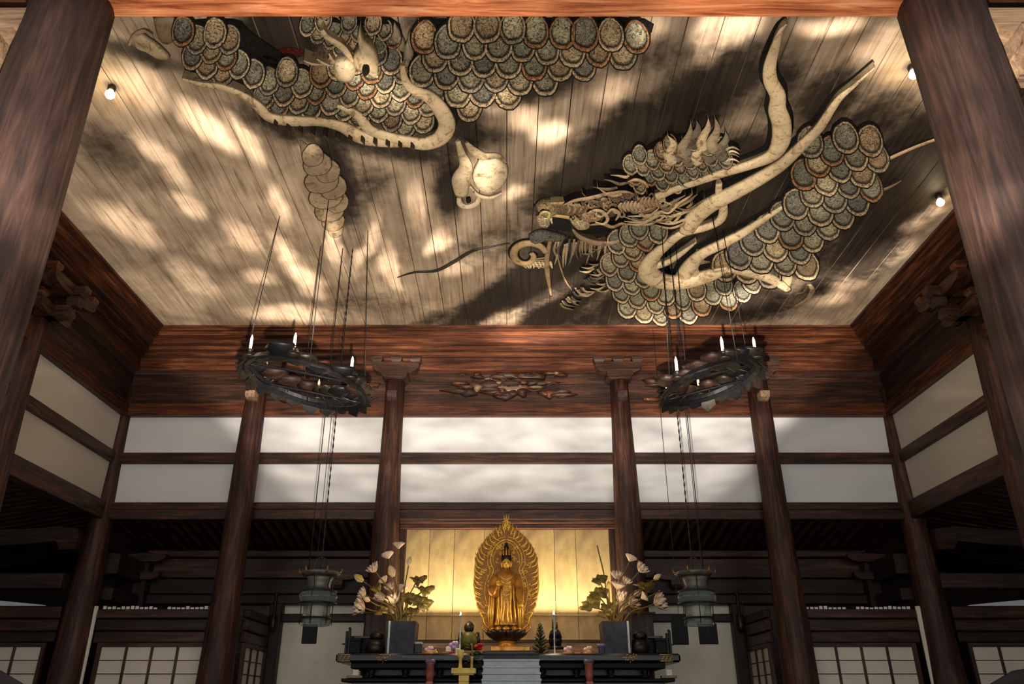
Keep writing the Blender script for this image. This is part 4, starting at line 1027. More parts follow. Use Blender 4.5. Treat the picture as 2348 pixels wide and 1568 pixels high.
for i, x in enumerate((788, 881, 1447, 1528)):
    b = MB(); c0 = at(x, 1508, AY-.005)
    if i in (1, 2):
        for k in range(18):
            th = k*2.4; rr = .016*math.sqrt(k); b.ribbon([c0 + Vector((rr*2.1*math.cos(th), 0, rr*.9*math.sin(th)-.0)), c0 + Vector((rr*2.1*math.cos(th)+.035*math.cos(th*1.7), 0, rr*.9*math.sin(th)+.025*math.sin(th*1.7)))], [.014, .008], (0, -1, 0), .5)
    else:
        for q in ((-.11, -.05), (-.11, .05)): b.ribbon([c0+Vector((q[0], 0, q[1])), c0+Vector((.11, 0, q[1]))], [.012, .012], (0, -1, 0), .5)
        for q in (-.08, -.02, .05): b.ribbon([c0+Vector((q, 0, -.04)), c0+Vector((q+.05, 0, .035))], [.014, .01], (0, -1, 0), .5)
    o = b.build('gold_fitting', GOLD, al); o['label'] = 'gilt metal ornament'
# flight of pale steps in the middle
st = thing('altar_steps', (axx(1172), AY-.2, 0), 'pale grey blue steps rising to the statue at the middle of the altar', 'steps')
ys = [1496, 1511, 1526, 1541, 1556, 1570, 1586]
for k, (ya, yb) in enumerate(zip(ys, ys[1:])):
    Y = AY-.05-.05*k
    z1_ = at(1172, ya, Y).z; z0_ = at(1172, yb, Y).z
    if k == len(ys)-2: z0_ = 0
    xl = axx(1109-k*1.2, Y); xr = axx(1236+k*1.2, Y)
    bx('tread', (xl, Y-.02, z1_-.035), (xr, AY+.05, z1_), STEP if k else VASE, st, .004)
    bx('riser', (xl+.01, Y, z0_ if k < 5 else 0), (xr-.01, AY+.04, z1_-.036), STEP if k else VASE, st, .004)
# pedestal for the statue
sx0, sx1 = at(1112, 1490, 14.7).x, at(1228, 1490, 14.7).x
pd = thing('statue_plinth', (axx(1168, 14.7), 14.9, az(1498)), 'low stepped gilt and black plinth under the statue', 'plinth')
bx('lower_slab', (sx0, 14.4, az(1498)), (sx1, 15.6, at(1160, 1492, 14.4).z), wood('lacquer', 'x'), pd)
bx('upper_slab', (sx0+.1, 14.5, at(1160, 1492, 14.4).z), (sx1-.1, 15.5, at(1160, 1482, 14.6).z), GOLDD, pd)
PT = at(1160, 1482, 14.6).z

# ------------------------------------------------------------------ gilded standing statue
SY = 15.0; sc = F/(SY*1.05)          # pixels per metre here
BX = at(1161, 1300, SY).x
def s3(x, y, Y=SY): return at(x, y, Y)
bs = thing('buddha_statue', (BX, SY, PT), 'gilded standing Buddha statue with flame edged halo on a dark lotus', 'statue')
zl0 = PT; zl1 = s3(1160, 1436).z
H = zl1-zl0
b = MB(); b.lathe([(.12, 0), (.17, .02), (.15, .04), (.12, .07), (.16, .1), (.16, .115)], (BX, SY, zl0), 20); b.build('pedestal_foot', GOLDD, bs)
for row, (nn, rr, z0q, z1q, rt) in enumerate(((14, .16, .11, .30, .37), (14, .15, .16, H-.02, .33))):
    for k in range(nn):
        th = 2*PI*(k+.5*row)/nn; d = Vector((math.cos(th), math.sin(th), 0)); s_ = Vector((-d.y, d.x, 0)); b = MB(); g = []
        for i in range(6):
            t = i/5; r = rr + (rt-rr)*math.sin(t*PI/2*1.1); wv = .10*math.sin(PI*(.22+.62*t))*(1.0 if t < .99 else .3); z = zl0 + z0q + (z1q-z0q)*t
            g.append([b.vert(Vector((BX, SY, z)) + d*(r+o) + s_*wv*q) for q, o in ((-1, -.02), (0, .02), (1, -.02), (0, -.035))])
        for r0, r1 in zip(g, g[1:]):
            for j in range(4): b.face([r0[j], r0[(j+1) % 4], r1[(j+1) % 4], r1[j]], True)
        b.face(g[0][::-1]); b.face(g[-1]); b.build('lotus_petal', BRONZE if row == 0 else GOLDD, bs)
b = MB(); b.lathe([(.15, .12), (.27, H*.6), (.30, H-.03), (.27, H)], (BX, SY, zl0), 24); b.build('lotus_heart', BRONZE, bs)
# body: one lofted robe with folds, neck, head
def px2m(d): return d/sc
z_of = lambda y: s3(1160, y).z
b = MB(); N = 40; g = []
secs = [  # pixel row, half width, half depth, fold amplitude
 (1437,27,19,.14),(1430,25,18,.16),(1415,23,16,.16),(1395,23,16,.14),(1370,24,16,.12),(1350,25,16,.1),(1335,24,16,.07),(1322,25,15,.05),(1315,22,13,.03),(1311,14,10,.0),(1308,7.5,7,0),(1303,6.2,6.5,0)]
for (y, hw, hd, am) in secs:
    z = z_of(y); rr = []
    for k in range(N):
        th = 2*PI*k/N; f = 1 + am*math.sin(th*9+.4*math.sin(y*.05)) * (1 if math.sin(th) < .3 else .4)
        rr.append(b.vert((BX + px2m(hw)*math.cos(th)*f, SY + px2m(hd)*math.sin(th)*f, z)))
    g.append(rr)
for r0, r1 in zip(g, g[1:]):
    for k in range(N): b.face([r0[k], r0[(k+1) % N], r1[(k+1) % N], r1[k]], True)
b.face(g[0][::-1]); b.face(g[-1]); b.build('robed_body', GOLDD, bs)
# U-shaped front folds and hem drapes
b = MB()
for k in range(7):
    y = 1322+k*9; P = [];
    for i in range(9):
        u = i/8*2-1; hw = 13-k*.6; P.append(Vector((BX+px2m(hw)*u, SY - px2m(16.5)*math.sqrt(max(.05, 1-(u*.62)**2)), z_of(y + 9*(1-u*u)))))
    b.ribbon(P, [.012]+[.026]*7+[.012], (0, -1, 0), .5)
b.build('chest_folds', GOLD, bs)
b = MB()
for (x0, x1_, ya, yb) in ((1149,1150,1350,1436),(1156,1154,1372,1434),(1163,1166,1372,1434),(1170,1173,1352,1436),(1143,1142,1345,1432),(1178,1181,1345,1430)):
    q = []
    for i in range(7): t = i/6; x = x0+(x1_-x0)*t + 1.2*math.sin(t*6+x0); q.append(Vector((at(x, 1380, SY).x, SY-px2m(16.5)*(.86 if abs(x-1161) > 12 else 1.03), z_of(ya+(yb-ya)*t))))
    b.ribbon(q, [.015]+[.035]*5+[.02], (0, -1, 0), .6)
b.build('robe_folds', GOLD, bs)
# sleeves
for sg in (-1, 1):
    b = MB(); sh = Vector((BX+sg*px2m(21), SY-.02, z_of(1322)))
    if sg > 0: q = [sh, sh+Vector((sg*.05, -.05, -.22)), sh+Vector((sg*.07, -.13, -.42)), sh+Vector((sg*.09, -.2, -.52))]
    else: q = [sh, sh+Vector((sg*.07, -.03, -.20)), sh+Vector((sg*.02, -.16, -.34)), sh+Vector((-sg*.04, -.27, -.20))]
    b.tube(smooth(q, 4), [.085, .088, .09, .092, .09, .088, .082, .075, .066, .058, .048, .04, .036], 12); b.build('arm', GOLDD, bs)
    b = MB(); e = q[-1]; up = Vector((0, 0, 1 if sg < 0 else -1))
    b.lathe([(.018, -.03), (.034, 0), (.036, .03), (.03, .05)] if sg < 0 else [(.03, -.05), (.036, -.03), (.034, 0), (.018, .03)], e, 8, sq=.5)
    for k in range(4): o = e + Vector(((-.024+.016*k), 0, 0)) + up*.04; L = (.045, .055, .052, .04)[k]; b.tube([o, o+up*L*.6+Vector((0, -.004, 0)), o+up*L+Vector((0, -.014, 0))], [.0085, .008, .005], 6)
    o = e + Vector((.03*-sg, -.005, 0)); b.tube([o, o+up*.02+Vector((.014*-sg, -.008, 0)), o+up*.05+Vector((.016*-sg, -.016, 0))], [.010, .009, .006], 6)
    b.build('hand', GOLD, bs)
    b = MB(); o = q[1]; g = []                                        # hanging sleeve cloth
    P = [o+Vector((-sg*.07, 0, .02)), o+Vector((sg*.05, 0, .02)), o+Vector((sg*.10, .02, -.5)), o+Vector((sg*.05, .0, -.86)), o+Vector((-sg*.01, -.0, -.84)), o+Vector((-sg*.05, 0, -.45))]
    b.dome(P, (0, -1, 0), [(1, -.05, BLK), (.95, .03, BLK), (.5, .08, BLK), (0, .08, BLK)]); b.build('sleeve', GOLDD, bs)
    for k in range(3):
        b = MB(); b.ribbon([o+Vector((sg*(-.03+.035*k), -.075, -.05)), o+Vector((sg*(-.01+.035*k), -.09, -.4)), o+Vector((sg*(.0+.03*k), -.07, -.75))], [.015, .025, .012], (0, -1, 0), .6); b.build('sleeve_fold', GOLD, bs)
# head with face
hc = Vector((BX, SY-.02, z_of(1292))); hr = px2m(11.0)
b = MB(); g = []; M_ = 14; N = 24
for i in range(M_+1):
    ph = -PI/2 + PI*i/M_; rr = []
    for k in range(N):
        th = 2*PI*k/N; x = math.cos(ph)*math.sin(th); y = -math.cos(ph)*math.cos(th); z = math.sin(ph)
        jaw = 1 - .22*max(0, -z)**1.3; p = Vector((x*.82*jaw, y*.92*jaw, z*1.12))
        fx, fz = p.x, p.z
        if y < -.3:
            p.y -= .17*math.exp(-(fx/.10)**2 - ((fz+.12)/.16)**2) + .05*math.exp(-(fx/.2)**2 - ((fz+.48)/.07)**2) + .05*math.exp(-((abs(fx)-.3)/.2)**2-((fz-.24)/.06)**2)
            p.y += .08*math.exp(-((abs(fx)-.3)/.13)**2 - ((fz-.08)/.09)**2)
        rr.append(b.vert(hc + p*hr))
    g.append(rr)
for r0, r1 in zip(g, g[1:]):
    for k in range(N): b.face([r0[k], r0[(k+1) % N], r1[(k+1) % N], r1[k]], True)
hd = b.build('head', GOLD, bs)
for sg in (-1, 1):
    b = MB(); q = hc + Vector((sg*hr*.84, 0, 0)); b.tube([q+Vector((0, 0, hr*.35)), q+Vector((sg*.012, 0, 0)), q+Vector((0, 0, -hr*.75))], [.012, .018, .012], 8); b.build('ear', GOLD, hd)
    b = MB(); q = hc + Vector((sg*hr*.3, -hr*.86, hr*.08)); b.lathe([(.004, -.006), (.018, -.003), (.018, .003), (.004, .006)], q, 8, sq=.4); b.build('eye', BRONZE, hd)
b = MB(); q = hc + Vector((0, -hr*.90, -hr*.48)); b.ribbon([q+Vector((-.024, 0, .002)), q+Vector((-.008, -.006, -.002)), q+Vector((.008, -.006, -.002)), q+Vector((.024, 0, .002))], [.004, .012, .012, .004], (0, -1, 0), .5); b.build('mouth', GOLDD, hd)
b = MB(); b.lathe([(hr*.86, .05), (hr*.97, .1), (hr*.98, .16), (hr*.80, .24), (hr*.5, .30), (hr*.46, .36), (hr*.3, .42), (hr*.1, .44)], hc-Vector((0, -.03, .05)), 20, lobes=16, amp=.05); b.build('headdress', BRONZE, hd)
b = MB(); q = hc + Vector((0, -hr*.7, .16))
for k in range(5):
    u = (k-2)*.05; b.ribbon([q+Vector((u, abs(u)*.4, -.02)), q+Vector((u*1.05, abs(u)*.4, .06)), q+Vector((u*.9, abs(u)*.4, .13-.02*abs(k-2)))], [.03, .04, .008], (0, -1, 0), .4)
b.build('crown', GOLDD, hd)
# halo: boat-shaped mandorla built as an openwork plate with flames
HY = 15.22
def h3(x, y, Y=HY): return at(x, y, Y)
OUTL = [(1160,1186),(1150,1204),(1134,1216),(1114,1234),(1100,1254),(1090,1278),(1087,1305),(1086,1335),(1088,1360),(1094,1388),(1106,1410),(1118,1430)]
outl = OUTL + [(2322-x, y) for x, y in OUTL[::-1][:-1]]
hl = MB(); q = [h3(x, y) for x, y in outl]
hl.prism(q, (0, .035, 0)); halo = hl.build('halo_plate', plain('darker_gilt', hexc(138,92,34), .45, .4, 26, .5, .5), bs)  # plate in a darker gilt than its flames
def hrib(pts, wid, m=GOLD, name='flame', Yoff=0.0, sub=4):
    s_ = smooth([(x, y, w_) for (x, y), w_ in zip(pts, wid)], sub); b = MB()
    b.ribbon([h3(p.x, p.y, HY-Yoff) for p in s_], [max(.006, px2m(p.z)) for p in s_], (0, -1, 0), .5, seg=5); return b.build(name, m, halo)
for sg in (-1, 1):
    X = lambda x: x if sg < 0 else 2322-x
    hrib([(X(x), y) for x, y in ((1160,1236),(1146,1242),(1133,1256),(1126,1274),(1126,1292),(1132,1306),(1124,1330),(1122,1360),(1130,1390),(1140,1412))], [3]*10, name='halo_ring', sub=3)
    hrib([(X(x), y) for x, y in ((1160,1230),(1142,1236),(1127,1252),(1119,1274),(1119,1296),(1124,1310),(1114,1334),(1112,1362),(1120,1394),(1132,1418))], [2]*10, name='halo_ring', sub=3)
    hrib([(X(x), y) for x, y in ((1160,1242),(1149,1247),(1139,1258),(1132,1274),(1132,1290))], [1.6]*5, name='halo_ring', sub=3)
    for k in range(24):                     # flames along the rim, tips curling up and in
        t = k/23; i = t*(len(OUTL)-2); a = OUTL[int(i)]; c = OUTL[min(int(i)+1, len(OUTL)-1)]; f = i-int(i); x = a[0]+(c[0]-a[0])*f; y = a[1]+(c[1]-a[1])*f
        L = R.uniform(20, 30)
        x0_ = x + 14 if y > 1215 else x+4
        hrib([(X(x0_+2), y+L*.75), (X(x+5), y+L*.55), (X(x+1.5), y+L*.2), (X(x+1+3*math.sin(k)), y-L*.28)], [1.5, 4.2, 3.6, .6], Yoff=.012)
        if k % 2 == 0: hrib([(X(x0_+7), y+L*.4), (X(x0_), y+L*.3), (X(x+6), y+L*.05), (X(x+6), y-L*.2)], [1, 2.6, 2.4, .6], Yoff=.02)
    for k in range(46):                     # scrollwork between the rings and the rim
        y = R.uniform(1246, 1405); i = min(range(len(OUTL)), key=lambda j: abs(OUTL[j][1]-y)); xa = OUTL[i][0]+12; x = R.uniform(xa, 1152 if y < 1290 else 1134); s_ = R.choice((-1, 1)); r_ = R.uniform(2.5, 5.5)
        hrib([(X(x+r_*math.cos(s_*a_)*(1-a_/8)), y+r_*math.sin(s_*a_)*(1-a_/8)) for a_ in (0, 1, 2, 3, 4, 5)], [1, 2.2, 2.4, 2.2, 1.8, 1], name='scroll', Yoff=.006, sub=2)
hrib([(1160,1215),(1158,1204),(1161,1192),(1160,1182)], [3,6,4,.5], name='flame_tip', Yoff=.02)
for k in range(8): r_ = 9; a_ = 2*PI*k/8; hrib([(1160,1252),(1160+r_*.6*math.cos(a_), 1252+r_*.6*math.sin(a_)),(1160+r_*math.cos(a_), 1252+r_*math.sin(a_))], [1,3,1], name='rosette', Yoff=.01, sub=2)
for sg in (-1, 1):
    hrib([(1161+sg*26, 1445),(1161+sg*40, 1440),(1161+sg*50,1428),(1161+sg*52,1412)], [3,6,5,1], GOLDD, 'base_scroll', .3)
    hrib([(1161+sg*30, 1452),(1161+sg*42, 1450),(1161+sg*54,1440),(1161+sg*50,1430)], [3,5,4,1], GOLDD, 'base_scroll', .3)

# ------------------------------------------------------------------ flower vases
GLOWP = glow('glowing_lamp', (1.0, .85, .6), 6)
VY = 14.35
ZT = az(1498)
def vase(xa, xb, side):
    cxp = (xa+xb)/2; X0 = axx(xa, VY, 1460); X1 = axx(xb, VY, 1460); z1_ = at(cxp, 1424, VY).z; w_ = X1-X0
    v = thing('flower_vase', ((X0+X1)/2, VY+.2, ZT), 'large square slate blue lacquer vase at the %s of the altar' % side, 'vase', 'square altar vases')
    b = MB(); lo = [(X0+.02, VY), (X1-.02, VY), (X1-.02, VY+w_), (X0+.02, VY+w_)]; hi = [(X0-.01, VY-.02), (X1+.01, VY-.02), (X1+.01, VY+w_+.02), (X0-.01, VY+w_+.02)]
    a = [b.vert((x, y, ZT)) for x, y in lo]; c = [b.vert((x, y, z1_)) for x, y in hi]
    ii = [b.vert((x+(.03 if x < (X0+X1)/2 else -.03), y+(.03 if y < VY+w_/2 else -.03), z1_)) for x, y in hi]; jj = [b.vert((x+(.03 if x < (X0+X1)/2 else -.03), y+(.03 if y < VY+w_/2 else -.03), z1_-.1)) for x, y in hi]
    b.face(a[::-1]); b.face(jj)
    for r0, r1 in ((a, c), (c, ii), (ii, jj)):
        for k in range(4): b.face([r0[k], r0[(k+1) % 4], r1[(k+1) % 4], r1[k]])
    b.build('body', VASE, v)
    xe = X0+.06 if side == 'left' else X1-.06
    bx('corner_strip', (xe-.018, VY-.034, ZT+.01), (xe+.018, VY-.008, z1_), STEP, v, .004)
    return Vector(((X0+X1)/2, VY+w_/2, z1_-.08))
def flower(base, tip, kind, label, size=1.0, group=None, face=0.0):
    p = at(tip[0], tip[1], base.y + R.uniform(-.25, .15)); st_ = base + Vector((R.uniform(-.1, .1), R.uniform(-.08, .08), 0))
    nm = {'bloom': 'lotus_flower', 'pod': 'lotus_pod', 'leaf': 'lotus_leaf', 'bud': 'lotus_bud', 'open': 'lotus_flower', 'lamp': 'lotus_lamp', 'twig': 'twig'}[kind]
    t = thing(nm, st_, label, {'leaf': 'leaf', 'lamp': 'lamp', 'twig': 'twig'}.get(kind, 'flower'), group)
    mid = st_*.45 + p*.55 + Vector((-(p.x-st_.x)*.22, 0, .04)); mid2 = st_*.15 + p*.85 + Vector(((p.x-st_.x)*-.10, 0, .0))
    b = MB(); b.tube(smooth([st_, mid, mid2, p], 4), [.013]*12+[.009], 6); b.build('stalk', STEMM, t)
    dirn = (p-mid).normalized(); q = dirn.to_track_quat('Z', 'Y')
    def tr(bm): bm.v = [p + q @ x for x in bm.v]; return bm
    s_ = size
    if kind in ('bloom', 'open', 'lamp'):
        for ring, (n, tl_, L) in enumerate(((8, 1.15 if kind != 'lamp' else .7, .13), (7, .7, .12), (5, .3, .1))):
            for k in range(n):
                th = 2*PI*k/n + ring*.4; b = MB(); g = []
                for i in range(5):
                    u = i/4; w_ = .042*s_*math.sin(PI*(.12+.83*u)); a_ = tl_*(1-.35*u); r = L*s_*u*math.sin(a_); z = L*s_*u*math.cos(a_)
                    d = Vector((math.cos(th), math.sin(th), 0)); e = Vector((-d.y, d.x, 0))
                    g.append([b.vert(d*r+Vector((0, 0, z))-e*w_), b.vert(d*(r+.012)+Vector((0, 0, z-.008))), b.vert(d*r+Vector((0, 0, z))+e*w_), b.vert(d*(r-.002)+Vector((0, 0, z+.004)))])
                for r0, r1 in zip(g, g[1:]):
                    for j in range(4): b.face([r0[j], r0[(j+1) % 4], r1[(j+1) % 4], r1[j]], True)
                b.face(g[0][::-1]); b.face(g[-1]); tr(b).build('petal', PETAL, t)
        b = MB(); b.lathe([(.012, 0), (.03*s_, .04*s_), (.032*s_, .055*s_), (.01, .06*s_)], (0, 0, 0), 10); tr(b).build('seed_head', GLOWP if kind == 'lamp' else GOLD, t)
    elif kind == 'pod':
        b = MB(); b.lathe([(.012, 0), (.03*s_, .02*s_), (.085*s_, .07*s_), (.09*s_, .085*s_), (.06*s_, .09*s_), (.01, .085*s_)], (0, 0, 0), 14, lobes=7, amp=.08); tr(b).build('seed_head', PETAL, t)
        for k in range(7): b = MB(); th = k*.9; b.lathe([(.004, .08*s_), (.012*s_, .09*s_), (.004, .10*s_)], (.055*s_*math.cos(th), .055*s_*math.sin(th), 0), 6); tr(b).build('seed', PETAL, t)
    elif kind == 'bud':
        for k in range(5):
            th = 2*PI*k/5; b = MB(); o = Vector((.018*s_*math.cos(th), .018*s_*math.sin(th), 0)); b.tube([o*.4, o*1.3+Vector((0, 0, .05*s_)), o*.9+Vector((0, 0, .09*s_)), Vector((0, 0, .13*s_))], [.01*s_, .024*s_, .018*s_, .003], 7); tr(b).build('petal', PETAL if R.random() < .5 else YELL, t)
    elif kind == 'leaf':
        n = 26; b = MB(); c_ = b.vert((0, 0, 0)); c2 = b.vert((0, 0, -.012)); e1 = []; e2 = []; i1 = []; i2 = []
        for k in range(n):
            th = 2*PI*k/n; r = .15*s_*(1+.2*math.sin(3*th+1)+.16*math.sin(8*th+face)); z = .06*s_*math.sin(2*th+face)+.03*math.sin(5*th)
            for lst, f, dz in ((i1, .5, 0), (e1, 1, 0), (i2, .5, -.01), (e2, 1, -.008)): lst.append(b.vert((r*f*math.cos(th), r*f*.7*math.sin(th), z*f*f+dz)))
        for k in range(n):
            j = (k+1) % n
            b.face([c_, i1[k], i1[j]], True); b.face([i1[k], e1[k], e1[j], i1[j]], True); b.face([c2, i2[j], i2[k]], True); b.face([i2[j], e2[j], e2[k], i2[k]], True); b.face([e1[k], e2[k], e2[j], e1[j]])
        qq = Vector((dirn.x*.6, -.75, .45+face*.2)).normalized().to_track_quat('Z', 'Y'); b.v = [p + qq @ x for x in b.v]; b.build('blade', LEAF, t)
        b = MB(); 
        for k in range(7): th = 2*PI*k/7; b.tube([p, p+qq @ Vector((.07*s_*math.cos(th), .05*s_*math.sin(th), .012)), p+qq @ Vector((.14*s_*math.cos(th), .095*s_*math.sin(th), .02))], [.005, .004, .002], 4)
        b.build('vein', STEMM, t)
LB = vase(884, 951, 'left'); RB_ = vase(1383, 1449, 'right')
for tip, kind, size, lab in [
 ((914,1258),'pod',.8,'tallest lotus pod on a thin stalk, top of the left bouquet'), ((891,1281),'pod',.8,'flat pale lotus pod beside the left inner pillar'),
 ((937,1296),'bud',.8,'yellow lotus bud standing right in the left bouquet'), ((861,1310),'open',.9,'pale many-petalled lotus at the upper left of the left bouquet'),
 ((902,1322),'bud',1.1,'upright pinkish lotus bud in the middle of the left bouquet'), ((832,1332),'bud',1.0,'slender gilt bud leaning to the far left of the left bouquet'),
 ((957,1328),'leaf',.8,'small round gilt leaf at the upper right of the left bouquet'), ((972,1352),'leaf',.9,'curled gilt leaf reaching right from the left bouquet'),
 ((966,1384),'leaf',1.1,'ragged wide gilt leaf low on the right of the left bouquet'), ((838,1364),'open',.8,'pale lotus half way up the left side of the left bouquet'),
 ((836,1394),'open',1.2,'big pale lotus drooping at the lower left of the left bouquet'), ((880,1376),'lamp',1.0,'lotus with a glowing lamp heart in the left bouquet'),
 ((906,1384),'open',1.1,'wide pale lotus low in the middle of the left bouquet'), ((938,1372),'leaf',.9,'gilt leaf facing front in the middle of the left bouquet'),
 ((862,1346),'leaf',.6,'small folded gilt leaf on the left side of the left bouquet'), ((884,1336),'pod',.7,'half hidden lotus pod inside the left bouquet'),
 ((925,1340),'twig',.7,'bare arched twig in the left bouquet'),
 ((848,1378),'bud',.7,'short cream bud tucked under the left blooms of the left bouquet'), ((920,1358),'pod',.8,'cream lotus pod just right of centre in the left bouquet'),
 ((874,1400),'leaf',.7,'small gilt leaf over the rim of the left vase, lowest on its left'), ((944,1402),'leaf',.7,'small gilt leaf over the rim of the left vase, lowest on its right'),
 ((896,1352),'open',.7,'small pale lotus in the heart of the left bouquet')]:
    flower(LB, tip, kind, lab, size*(1.15 if kind == 'leaf' else 1.55), None, R.uniform(-1, 1))
for tip, kind, size, lab in [
 ((1443,1287),'pod',.8,'flat pink lotus pod at the top of the right bouquet'), ((1466,1310),'open',.95,'pale open lotus at the upper right of the right bouquet'),
 ((1413,1326),'open',.8,'pale lotus at the upper left of the right bouquet'), ((1500,1328),'bud',.8,'yellow bud on the far upper right of the right bouquet'),
 ((1372,1328),'leaf',.8,'small gilt leaf at the upper left of the right bouquet'), ((1369,1360),'leaf',1.0,'lobed gilt leaf half way up the left of the right bouquet'),
 ((1350,1384),'leaf',1.1,'ragged gilt leaf at the far left of the right bouquet'), ((1478,1346),'leaf',1.0,'dark curled leaf on the right side of the right bouquet'),
 ((1422,1380),'lamp',1.1,'lotus with a glowing lamp heart in the right bouquet'), ((1444,1388),'open',1.0,'pale lotus behind the glowing one in the right bouquet'),
 ((1500,1384),'open',1.3,'large pale lotus opening to the lower right of the right bouquet'), ((1415,1352),'pod',.9,'greenish lotus pod in the middle of the right bouquet'),
 ((1455,1366),'bud',.9,'short bud in the heart of the right bouquet'), ((1512,1356),'twig',.7,'twig tipped sideways at the right of the right bouquet'),
 ((1369,1250),'twig',.6,'long thin bare twig rising left of the right bouquet'), ((1396,1388),'leaf',.9,'gilt leaf facing front low in the right bouquet'),
 ((1396,1350),'bud',.7,'short cream bud left of centre in the right bouquet'), ((1384,1404),'leaf',.7,'small gilt leaf over the left rim of the right vase'),
 ((1462,1402),'leaf',.7,'small gilt leaf over the right rim of the right vase'), ((1434,1338),'open',.7,'small pale lotus above the heart of the right bouquet'),
 ((1470,1372),'pod',.7,'cream pod between the large bloom and the glowing one in the right bouquet')]:
    flower(RB_, tip, kind, lab, size*(1.15 if kind == 'leaf' else 1.55), None, R.uniform(-1, 1))
for x in (884, 1420): lamp('bouquet_light', 'POINT', at(x, 1378, 14.1), 5, (1.0, .8, .45), shadow_soft_size=.04)

# ------------------------------------------------------------------ offerings and altar ornaments
def obj1(name, x, y0p, y1p, Y, label, cat, prof=None, m=None, n=14, group=None, parts=()):
    p0 = at(x, y0p, Y); p1 = at(x, y1p, Y); h = p1.z-p0.z
    t = thing(name, p0, label, cat, group)
    if prof: b = MB(); b.lathe([(r, z*h) for r, z in prof], p0, n); b.build('body', m, t)
    for (nm, f) in parts: f(nm, t, p0, h)
    return t
def pbox(fx0, fx1, fz0, fz1, d, m, bev=.006):
    def f(nm, t, p, h): bx(nm, (p.x+fx0, p.y-d/2, p.z+h*fz0), (p.x+fx1, p.y+d/2, p.z+h*fz1), m, t, bev)
    return f
def plathe(prof, m, dx=0, n=12, lobes=0, amp=0):
    def f(nm, t, p, h): b = MB(); b.lathe([(r, z*h) for r, z in prof], p+Vector((dx, 0, 0)), n, lobes=lobes, amp=amp); b.build(nm, m, t)
    return f
FY = AY+.12
def cluster(n, r, sp_, z0, m):
    def f(nm, t, p, h):
        for k in range(n):
            th = 2.4*k; q = p + Vector((sp_*math.cos(th)*math.sqrt(k/n), sp_*.5*math.sin(th)*math.sqrt(k/n), z0*h + r*.7*(k % 3)))
            b = MB(); b.lathe([(r*.3, -r*.8), (r*.9, -r*.3), (r, .1*r), (r*.7, r*.7), (r*.2, r)], q, 8); b.build(nm, m, t)
    return f
for x, lab in ((983, 'round amber box heaped with white sweets left of the gilt stand'), (1303, 'amber cup heaped with crumpled white paper right of the steps'), (1349, 'amber cup with a peach coloured lump by the copper pedestal')):
    obj1('offering_cup', x, 1507 if x < 1000 else 1506, 1484, FY, lab, 'offering', parts=[('box', plathe([(.07, 0), (.085, .1), (.085, .5), (.075, .52)], AMBER, n=10)), ('sweet', cluster(7, .035, .06, .6, PINK if x != 1349 else PETAL))])
obj1('offering_box', 1324, 1506, 1490, FY, 'small square amber box between the two white topped cups', 'box', parts=[('box', pbox(-.05, .05, 0, .8, .1, AMBER)), ('lid', pbox(-.055, .055, .8, 1, .11, COPPER))])
obj1('offering_box', 1023, 1507, 1496, FY, 'low brown box in the left row of offerings', 'box', parts=[('box', pbox(-.06, .06, 0, .75, .1, COPPER)), ('lid', pbox(-.065, .065, .75, 1, .11, AMBER))])
obj1('offering_box', 1035, 1507, 1494, FY, 'small bright red box in the left row of offerings', 'box', parts=[('box', pbox(-.05, .05, 0, .75, .1, RED)), ('lid', pbox(-.055, .055, .75, 1, .11, RED))])
obj1('offering_box', 1028, 1494, 1483, FY+.1, 'white paper packet standing behind the red box', 'packet', parts=[('packet', pbox(-.045, .045, 0, 1, .04, PLASTER)), ('fold', pbox(-.03, .03, 1, 1.15, .03, PLASTER))])
obj1('paper_flower', 1040, 1494, 1478, FY+.12, 'pale lilac paper flower over the red box', 'flower', parts=[('stem', plathe([(.01, 0), (.01, .6)], STEMM)), ('petal', cluster(6, .04, .06, .7, plain('lilac_paper', hexc(205,180,220), .7)))])
obj1('paper_flower', 1049, 1507, 1486, FY, 'small white folded paper beside the gilt stand', 'paper', parts=[('base', pbox(-.02, .02, 0, .3, .03, AMBER)), ('sheet', pbox(-.035, .03, .3, 1, .02, PLASTER))])
obj1('offering_cup', 998, 1507, 1494, FY, 'tiny yellow flowers in a dark cup left of the red box', 'flower', parts=[('cup', plathe([(.03, 0), (.045, .6), (.04, .62)], BLACK)), ('petal', cluster(5, .02, .04, .9, YELL))])
obj1('incense_box', 959, 1497, 1472, AY+.3, 'small blue grey box standing against the left vase', 'box', parts=[('box', pbox(-.06, .06, 0, .8, .12, VASE)), ('lid', pbox(-.065, .065, .8, 1, .13, STEP))])
obj1('incense_box', 1380, 1501, 1476, AY+.2, 'lilac grey cup standing against the right vase', 'cup', parts=[('cup', plathe([(.05, 0), (.06, .7), (.075, .72), (.075, 1)], plain('lilac_lacquer', hexc(120,108,140), .4)))])
for x, lab in ((985, 'slim copper red pedestal under the left sweets cup'), (1352, 'worn copper red pedestal under the peach topped cup')):
    obj1('pedestal', x, 1562, 1512, AY-.12, lab, 'pedestal', parts=[('foot', lambda nm, t, p, h: bx(nm, (p.x-.06, p.y-.06, 0), (p.x+.06, p.y+.06, p.z), COPPER, t)), ('shaft', plathe([(.055, 0), (.07, .3), (.07, .8), (.085, .84)], COPPER, n=8)), ('collar', plathe([(.085, .84), (.09, .9), (.08, 1)], plain('violet_lacquer', hexc(110,92,130), .35), n=8))])
